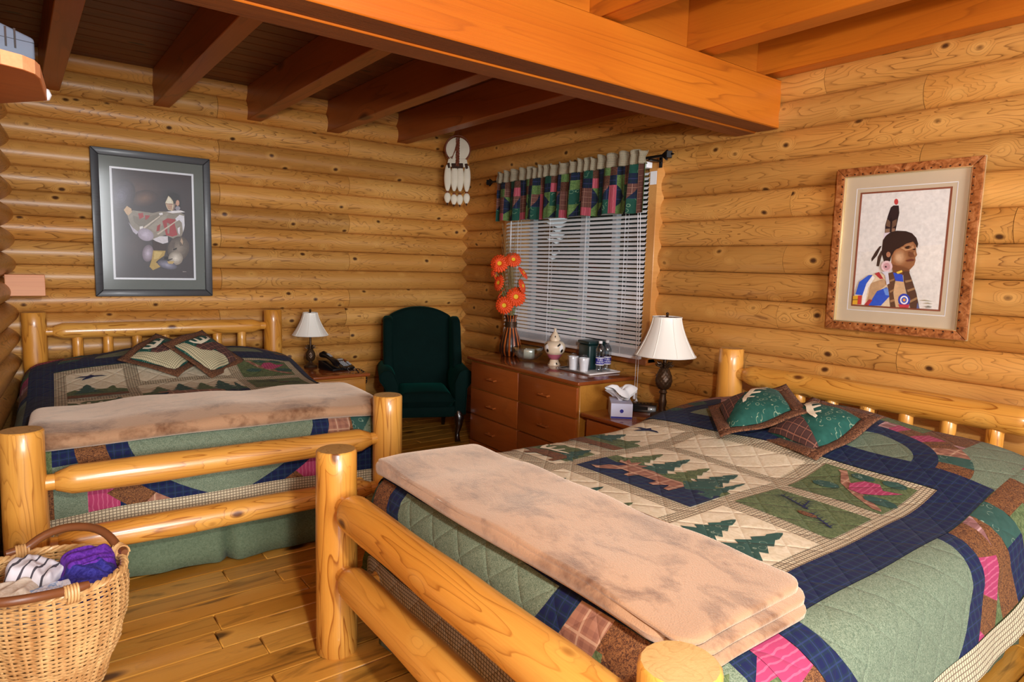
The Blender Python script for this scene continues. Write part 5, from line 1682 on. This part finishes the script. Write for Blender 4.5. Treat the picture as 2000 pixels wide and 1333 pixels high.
for o in PA.children:
    if o.name.startswith('print') or o.name.startswith('mat_line'): o.location.z = 0.0; o.location.x = 0.0

# portrait on the right wall
PB = make_picture('portrait_picture', (3.566, 1.457, 1.636), -PI/2, 0.672, 0.852, 0.045, 'burl-framed portrait of a person with one upright feather above the foreground bed', M['burl'], M['mat_tan'], math.radians(0.4))
frame_bars(PB, 0.672+0.004, 0.852+0.004, 0.006, 0.012, M['gold'], 'gilt_edge', -0.001)
frame_bars(PB, 0.588, 0.768, 0.006, 0.024, M['gold'], 'gilt_edge', -0.004)
frame_bars(PB, 0.468, 0.638, 0.0035, 0.001, M['white'], 'mat_line', -0.0081)
frame_bars(PB, 0.424, 0.594, 0.0085, 0.0012, M['mat_rust'], 'mat_line', -0.0081)
for i in range(38):
    t = i*0.0715
    per = [(-0.298+t, 0.388)] if t < 0.6 else None
    pos = []
for n_, ln, fixed, ax in ((15, 0.60, 0.3905, 0), (15, 0.60, -0.3905, 0), (20, 0.78, 0.3005, 1), (20, 0.78, -0.3005, 1)):
    for i in range(n_):
        s = -ln/2+ln*(i+0.5)/n_
        p = (s, -0.0305, fixed) if ax == 0 else (fixed, -0.0305, s)
        MB().lathe([(0.0, -0.001), (0.004, -0.001), (0.003, 0.002), (0.0, 0.0026)], 8).build('frame_stud', M['black'], PB, 40, loc=p, rot=(PI/2, 0, 0))
port = [((237, 233, 226), [(250, 880), (300, 700), (800, 640), (790, 1065), (245, 1040)]),
 ((237, 233, 226), [(630, 960), (700, 900), (800, 870), (782, 1066), (660, 1060)]),
 ((200, 66, 66), ell(514, 368, 13, 20)),
 ((40, 26, 32), [(497, 392), (530, 392), (534, 440), (522, 500), (508, 572), (443, 578), (446, 520), (462, 460), (480, 405)]),
 ((116, 86, 66), [(458, 480), (480, 500), (520, 480), (514, 520), (490, 540), (450, 525)]),
 ((150, 116, 92), [(448, 545), (508, 540), (506, 570), (445, 574)]),
 ((30, 20, 26), [(480, 470), (492, 470), (486, 570), (474, 570)]),
 ((222, 212, 224), [(440, 572), (510, 562), (505, 605), (432, 640)]),
 ((58, 40, 34), [(410, 660), (425, 655), (395, 720), (362, 760), (360, 740), (385, 695)]),
 ((70, 50, 40), [(420, 690), (436, 680), (408, 790), (392, 788), (400, 730)]),
 ((46, 30, 28), [(432, 620), (450, 590), (480, 566), (520, 556), (575, 558), (615, 572), (642, 602), (654, 640), (648, 668), (628, 640), (590, 640), (540, 668), (508, 692), (486, 722), (478, 756), (440, 760), (424, 700)]),
 ((160, 106, 68), [(486, 722), (508, 690), (545, 662), (590, 636), (622, 626), (640, 650), (642, 690), (648, 712), (636, 730), (638, 748), (630, 778), (606, 806), (566, 834), (510, 812), (486, 770)]),
 ((206, 156, 112), [(545, 668), (592, 646), (622, 640), (630, 670), (600, 680), (560, 690)]),
 *[((166+8*i, 112+10*i, 72+10*i), ell(540-i, 728+i*0.6, 48-5*i, 58-6*i, 20)) for i in range(8)],
 *[((168+6*i, 114+7*i, 74+7*i), ell(596, 648+i, 34-5*i, 13-2*i, 16, -0.25)) for i in range(6)],
 *[((150-6*i, 98-5*i, 62-4*i), ell(592, 664, 22-3*i, 11-1.5*i, 14, -0.15)) for i in range(5)],
 *[((150-5*i, 98-5*i, 62-4*i), ell(560, 806, 46-6*i, 22-3*i, 16, 0.35)) for i in range(5)],
 *[((168+5*i, 114+6*i, 74+6*i), ell(632, 704, 9-1.2*i, 16-2*i, 12)) for i in range(5)],
 ((128, 80, 50), [(486, 770), (540, 790), (606, 806), (570, 836), (556, 850), (500, 830)]),
 ((56, 34, 26), [(574, 662), (600, 652), (604, 660), (578, 670)]),
 ((48, 30, 24), ell(590, 668, 10, 5)),
 ((48, 30, 24), ell(632, 676, 7, 5)),
 ((126, 76, 50), [(600, 690), (625, 700), (636, 722), (612, 728), (600, 715)]),
 ((112, 54, 42), [(582, 748), (612, 738), (634, 742), (628, 752), (588, 756)]),
 ((186, 128, 96), ell(470, 712, 14, 18)),
 ((226, 204, 172), [(248, 1042), (262, 962), (292, 884), (352, 846), (420, 834), (472, 852), (486, 960), (496, 1062)]),
 ((196, 158, 118), [(360, 900), (440, 870), (470, 900), (400, 960), (350, 1040), (330, 1040)]),
 ((46, 92, 206), [(262, 975), (288, 892), (346, 848), (372, 846), (332, 904), (308, 980)]),
 ((244, 240, 236), [(308, 980), (334, 902), (372, 850), (386, 862), (344, 930), (322, 1042), (304, 1042)]),
 ((46, 88, 204), [(344, 1046), (400, 952), (462, 924), (478, 985), (424, 1046)]),
 ((110, 150, 226), [(440, 935), (470, 930), (476, 980), (452, 975)]),
 ((182, 58, 60), [(318, 1042), (350, 1005), (372, 1010), (346, 1046)]),
 ((226, 172, 48), [(246, 985), (280, 982), (276, 1040), (244, 1040)]),
 ((188, 60, 52), [(280, 982), (306, 980), (300, 1040), (276, 1040)]),
 ((120, 90, 40), [(246, 1008), (280, 1006), (280, 1011), (246, 1013)]),
 ((176, 52, 56), [(384, 838), (412, 826), (440, 870), (420, 872)]),
 ((208, 170, 128), [(500, 880), (570, 885), (588, 1000), (602, 1062), (510, 1062)]),
 ((50, 76, 188), [(500, 828), (560, 842), (566, 888), (506, 882)]),
 ((236, 200, 80), [(520, 826), (556, 812), (560, 824), (530, 838)]),
 ((96, 64, 44), [(468, 836), (500, 824), (516, 880), (502, 960), (520, 1060), (486, 1062), (476, 960), (462, 890)]),
 ((150, 112, 76), [(474, 880), (510, 868), (508, 880), (476, 892)]), ((150, 112, 76), [(480, 950), (506, 935), (506, 948), (482, 962)]), ((160, 120, 84), [(484, 1010), (512, 1000), (512, 1014), (486, 1024)]),
 ((88, 58, 42), [(566, 824), (600, 818), (622, 880), (648, 960), (668, 1060), (612, 1062), (588, 960), (570, 890)]),
 ((156, 118, 80), [(576, 880), (618, 872), (620, 884), (580, 894)]), ((156, 118, 80), [(590, 940), (636, 924), (640, 936), (594, 954)]), ((156, 118, 80), [(606, 1010), (652, 985), (656, 998), (610, 1024)]),
 ((52, 66, 170), ell(572, 1006, 38, 42)), ((236, 232, 240), ell(572, 1006, 26, 28)), ((60, 90, 190), ell(572, 1006, 17, 19)), ((232, 150, 60), ell(572, 1006, 9, 10)),
 ((196, 60, 70), [(536, 1035), (606, 1035), (600, 1056), (545, 1056)]),
 ((222, 190, 192), ell(462, 790, 36, 38)), ((200, 150, 156), ell(462, 790, 22, 24)), ((60, 40, 40), ell(456, 792, 6, 6)),
 ((210, 206, 216), [(430, 826), (470, 820), (480, 900), (462, 910), (452, 850)]),
 ((96, 100, 140), [(655, 1020), (668, 1058), (650, 1062)]),
 ((120, 112, 96), [(700, 1046), (722, 1040), (748, 1046), (722, 1049)]), ((120, 112, 96), [(706, 1053), (740, 1051), (740, 1054), (706, 1056)]),
 ((170, 160, 130), [(670, 1008), (700, 1002), (760, 1012), (700, 1008)]), ((170, 160, 130), [(690, 1026), (720, 1020), (752, 1028), (720, 1027)])]
make_print(PB, 0.407, 0.577, [(300, 320), (853, 280), (782, 1065), (245, 1040)], (236, 234, 230), port, -0.0086)

# ================================================================== FEATHERED WALL HANGING IN THE CORNER
dc = empty('feathered_hanging', (3.315, 5.235, 2.095), math.radians(-32), 'white hide hoop hanging with feather-shaped drops in the far corner', 'wall hanging')
zc = 0.46
MB().tube([(0.115*math.cos(2*PI*i/36), 0, zc+0.125*math.sin(2*PI*i/36)) for i in range(36)], 0.006, 8, closed=True).build('hoop', M['leather'], dc)
d = MB().lathe([(0.0, 0.012), (0.08, 0.010), (0.108, 0.002), (0.108, -0.004), (0.0, -0.002)], 32)
d.build('hide_disc', M['hide'], dc, 60, loc=(0, 0.002, zc), rot=(PI/2, 0, 0))
nk = MB().prism([(-0.10, 0.30), (0.10, 0.30), (0.085, 0.37), (0.06, 0.38), (-0.06, 0.38), (-0.085, 0.37)], -0.01, 0.01, lambda x, z, h: (x, h, z))
nk.build('hide_neck', M['hide'], dc, 50, 0.005, 2)
br = []
for st in range(3):
    pts = [(0.010*math.cos(i*0.55+st*2.1), -0.020+0.007*math.sin(i*0.55*2+st*2.1), zc+0.10-i*0.0062) for i in range(42)]
    MB().tube(pts, 0.0085, 6).build('leather_braid', M['leather'], dc)
for i in range(6):
    MB().tube([(-0.012, -0.022, zc+0.05-i*0.01), (-0.03-0.005*i, -0.026, zc-0.03-i*0.012), (-0.05-0.004*i, -0.02, zc-0.09+i*0.004)], 0.0015, 5).build('leather_thong', M['leather'], dc)
for x0, x1 in ((-0.095, -0.072), (-0.058, 0.05), (0.066, 0.094)):
    MB().prism([(x0, 0.33), (x1, 0.335), (x1+0.004, 0.288), (x0+0.01, 0.284)], -0.016, 0.016, lambda x, z, h: (x, h-0.008, z)).build('fur_band', M['fur'], dc, 50, 0.006, 2)
for i, x in enumerate((-0.088, -0.027, 0.027, 0.090)):
    def ff(u, v):
        a = 2*PI*u
        r = 0.034*(math.sin(PI*min(1, v*0.92+0.06)))**0.45
        r *= 1+0.04*math.sin(9*a)
        return (x+r*math.cos(a), r*0.55*math.sin(a)-(0.006 if i in (1, 2) else 0), 0.315-0.235*v)
    MB().grid(18, 12, ff, closed_u=True).build('long_feather', M['hide'], dc, 60)
    def fg(u, v):
        a = 2*PI*u
        r = 0.031*(math.sin(PI*(v**0.8)))**0.6
        return (x+r*math.cos(a), r*0.6*math.sin(a)-0.004, 0.068-0.105*v-(0.014 if i in (1, 2) else 0))
    o = MB().grid(16, 10, fg, closed_u=True).build('drop_feather', M['hide'], dc, 60)
    zt = 0.062-(0.014 if i in (1, 2) else 0)
    MB().lathe([(0.0, 0.008), (0.014, 0.004), (0.016, -0.004), (0.010, -0.010)], 12, (x, 0, zt+0.012)).build('leather_tie', M['leather'], dc, 40)
    MB().tube([(x, -0.002, zt-0.09), (x+0.002, -0.003, zt-0.115)], [0.010, 0.001], 8).build('dark_tip', M['fur'], o)
MB().tube([(0, 0, zc+0.125), (0, 0.02, 0.757)], 0.002, 6).build('hanging_cord', M['leather'], dc)

# ================================================================== LEFT EDGE: SHELF, BOX, PINE BLOCK
sh = empty('corner_shelf', (0, 0, 1.95), 0, 'brown wooden shelf with a rounded edge painted pale as flash-lit at the upper left', 'shelf')
EDGE = [(-0.30, 2.03), (-0.10, 2.05), (-0.003, 2.063), (0.040, 2.085), (0.064, 2.115), (0.076, 2.16), (0.10, 2.449)]
MB().prism(EDGE+[(-0.01, 2.60), (-0.22, 2.62)], 0.0, 0.034).build('board', M['shelf'], sh, 40)
eb = MB()
for (xa, ya), (xb, yb) in zip(EDGE, EDGE[1:]):
    dx, dy = xb-xa, yb-ya; l_ = math.hypot(dx, dy); nx_, ny_ = dy/l_*0.003, -dx/l_*0.003
    eb.prism([(xa, ya), (xa+nx_, ya+ny_), (xb+nx_, yb+ny_), (xb, yb)], 0.001, 0.035)
eb.build('flash_lit_edge', M['block'], sh, 0)  # pale strip puts the flash light on the shelf's front edge into colour
bx = empty('grey_device', (-0.105, 2.18, 1.9855), math.radians(12), 'silver-grey plastic device with three slots on the upper left shelf', 'device')
MB().prism([(-0.17, 0.004), (0.165, 0.004), (0.165, 0.060), (0.06, 0.092), (-0.17, 0.100)], -0.07, 0.09, lambda x, z, h: (x, h, z)).build('housing', M['silver'], bx, 40, 0.008, 3)
for i in range(3):
    MB().box(0.082+i*0.019, 0.0865+i*0.019, -0.0712, -0.066, 0.026, 0.074).build('slot', M['black'], bx, 0)
MB().box(-0.17, 0.163, -0.0706, -0.068, 0.0475, 0.0487).build('seam', M['blackmetal'], bx, 0)
sb = empty('spot_bracket', (0.062, 2.42, 2.02), 0, 'black bracket with a small white ball foot beside the grey device', 'bracket')
MB().tube([(-0.05, -0.02, 0.05), (0.0, 0.02, 0.03), (0.022, 0.03, 0.0), (0.03, 0.04, -0.03)], [0.012, 0.016, 0.014, 0.010], 10).build('arm', M['black'], sb)
MB().lathe([(0.0, -0.02), (0.014, -0.015), (0.02, 0.0), (0.014, 0.015), (0.0, 0.02)], 16, (0.034, 0.042, -0.05)).build('ball', M['white'], sb, 60)
pb = MB().box(-0.05, 0.155, 0.0, 0.08, 0.0, 0.135).build('pine_block', M['block'], None, 40, 0.003, 1, (0.0, 5.1, 1.225))
tag(pb, 'pale pine block fixed to the left log wall', 'wood block')
# ================================================================== WICKER BASKET WITH TOWELS
def wicker_mat(name, a, b):
    t = NT(name)
    nz = t.ramp(t.noise(t.mapping(t.obj(), (20, 20, 2.5)), 1.0, 3.0, 0.6), [(0.35, 0.0), (0.65, 1.0)])
    f = t.noise(t.obj(), 70.0, 2.0)
    c = t.mix(nz, lin(*a), lin(*b))
    c = t.mix(t.math('MULTIPLY', f, 0.4), c, lin(*a))
    return t.done(c, 0.45, **{'Coat_Weight': 0.15})
M['wicker'] = wicker_mat('willow_wicker', (232, 190, 128), (178, 122, 66))
M['handle'] = plain('bent_brown_wood', (122, 72, 40), 0.4, 0.15, 10.0, 0.1)
BK = empty('wicker_basket', (0.035, 2.50, 0), math.radians(-32), 'oval willow wicker laundry basket with brown wooden handles on the floor', 'basket')
RX, RY, HB = 0.232, 0.200, 0.455
def bprof(v):
    pr = [(0.0, 0.50), (0.25, 0.70), (0.5, 0.88), (0.72, 0.98), (0.88, 1.0), (1.0, 0.97)]
    for (a, ra), (b, rb) in zip(pr, pr[1:]):
        if v <= b+1e-9: return ra+(rb-ra)*sm(0, 1, (v-a)/(b-a))*1.0
    return pr[-1][1]
NS = 34
def bpt(a, v, off=0.0):
    k = bprof(v)
    return Vector((math.cos(a)*(RX*k+off), math.sin(a)*(RY*k+off), 0.012+HB*v))
wv = MB()
rows = 62
SEG = NS*4
for r in range(rows):
    v = 0.01+0.95*r/(rows-1)
    pts = []
    for i in range(SEG):
        a = 2*PI*i/SEG
        off = 0.0055*math.sin(a*NS/2+(PI if r % 2 else 0))
        p = bpt(a, v, off)
        p.z += 0.0015*math.sin(a*3+r)
        pts.append(p)
    wv.tube(pts, 0.0036, 5, closed=True)
tag(wv.build('wicker_weave', M['wicker'], BK, 60), None, None, None, 'stuff')
for i in range(NS):
    a = 2*PI*(i+0.5)/NS
    MB().tube([bpt(a, v/8) for v in range(9)], 0.0046, 5).build('stake', M['wicker'], BK)
for j in range(3):
    pts = [bpt(2*PI*i/120, 0.985, 0.008*math.cos(i*0.9+j*2.1))+Vector((0, 0, 0.008*math.sin(i*0.9+j*2.1)+0.006)) for i in range(120)]
    MB().tube(pts, 0.0062, 6, closed=True).build('rim_braid', M['wicker'], BK)
base = MB().lathe([(0.0, 0.004), (1.0, 0.004), (1.0, 0.014), (0.0, 0.014)], 40, sx=RX*0.5, sy=RY*0.5)
base.build('basket_base', M['wicker'], BK, 40)
for s, a0 in ((1, 0.96), (-1, 0.96)):
    cen = PI/2 if s > 0 else -PI/2
    pts = []; n = 22
    for i in range(n+1):
        t = -1+2*i/n
        a = cen+t*0.98
        p = bpt(a, 0.985, 0.006)
        lift = 0.058*max(0, 1-(abs(t)/0.72)**2.4) if abs(t) < 0.72 else 0.0
        p.z += 0.022+lift
        if s < 0: p += Vector((0, -0.06*max(0, 1-(abs(t)/0.72)**2), 0)); p.z -= lift*0.62
        pts.append(p)
    MB().tube(pts, [0.011]+[0.0145]*(n-1)+[0.011], 10).build('handle', M['handle'], BK)
    for t in (-0.78, 0.78):
        a = cen+t*0.98
        c = bpt(a, 0.985, 0.008)
        tang = (bpt(a+0.02, 0.985)-bpt(a-0.02, 0.985)).normalized()
        rad = Vector((math.cos(a), math.sin(a), 0))
        wr = []
        for i in range(5*14):
            th = 2*PI*i/14
            wr.append(c+Vector((0, 0, 0.010))+tang*(-0.02+0.04*i/70)+rad*0.020*math.cos(th)+Vector((0, 0, 0.027*math.sin(th))))
        MB().tube(wr, 0.0042, 5).build('handle_binding', M['wicker'], BK)

def make_towel(c, r, rz, mat, label, seed, tilt=(0, 0)):
    mb = MB()
    rnd = random.Random(seed)
    ph = [rnd.random()*6 for _ in range(8)]
    def f(u, v):
        a = 2*PI*u; b = PI*(v-0.5)
        cx, cy, cz = math.cos(b)*math.cos(a), math.cos(b)*math.sin(a), math.sin(b)
        e = 0.62
        sg = lambda q: math.copysign(abs(q)**e, q)
        x, y, z = sg(cx)*r[0], sg(cy)*r[1], sg(cz)*r[2]
        w = 1+0.09*math.sin(4*cx+ph[0]+3*cz)+0.06*math.sin(6*cy+ph[1]+2*cx)+0.03*math.sin(9*cx-5*cy+ph[2])
        fold = 0.006*math.sin(14*(cx*math.cos(ph[3])+cy*math.sin(ph[3]))+ph[4]+3*cz)
        return (x*w, y*w, z*w+fold*abs(cz))
    mb.grid(52, 30, f, closed_u=True, uvfn=lambda u, v: (u*0.7, v*0.4))
    mb.uv = [(p[0], p[1]) for p in mb.v]
    o = mb.build('towel', F[mat], None, 60, loc=c, rot=(tilt[0], tilt[1], rz))
    return tag(o, label, 'towel', 'towels in the wicker basket')
make_towel((0.155, 2.53, 0.430), (0.085, 0.055, 0.075), math.radians(15), 'towel_p', 'purple towel at the right of the wicker basket, rear one', 1, (0.25, -0.1))
make_towel((0.150, 2.465, 0.405), (0.085, 0.06, 0.07), math.radians(12), 'towel_i', 'indigo blue towel in front of the purple one in the basket', 2, (0.3, -0.1))
make_towel((0.005, 2.54, 0.420), (0.085, 0.07, 0.075), math.radians(-30), 'towel_w', 'white towel with dark stripes in the middle of the basket', 3, (0.1, 0.2))
make_towel((0.040, 2.41, 0.395), (0.09, 0.05, 0.06), math.radians(20), 'towel_b', 'pale blue patterned towel at the front of the basket', 4)
make_towel((-0.065, 2.44, 0.405), (0.075, 0.06, 0.065), math.radians(0), 'towel_c', 'cream towel at the left of the wicker basket', 5)
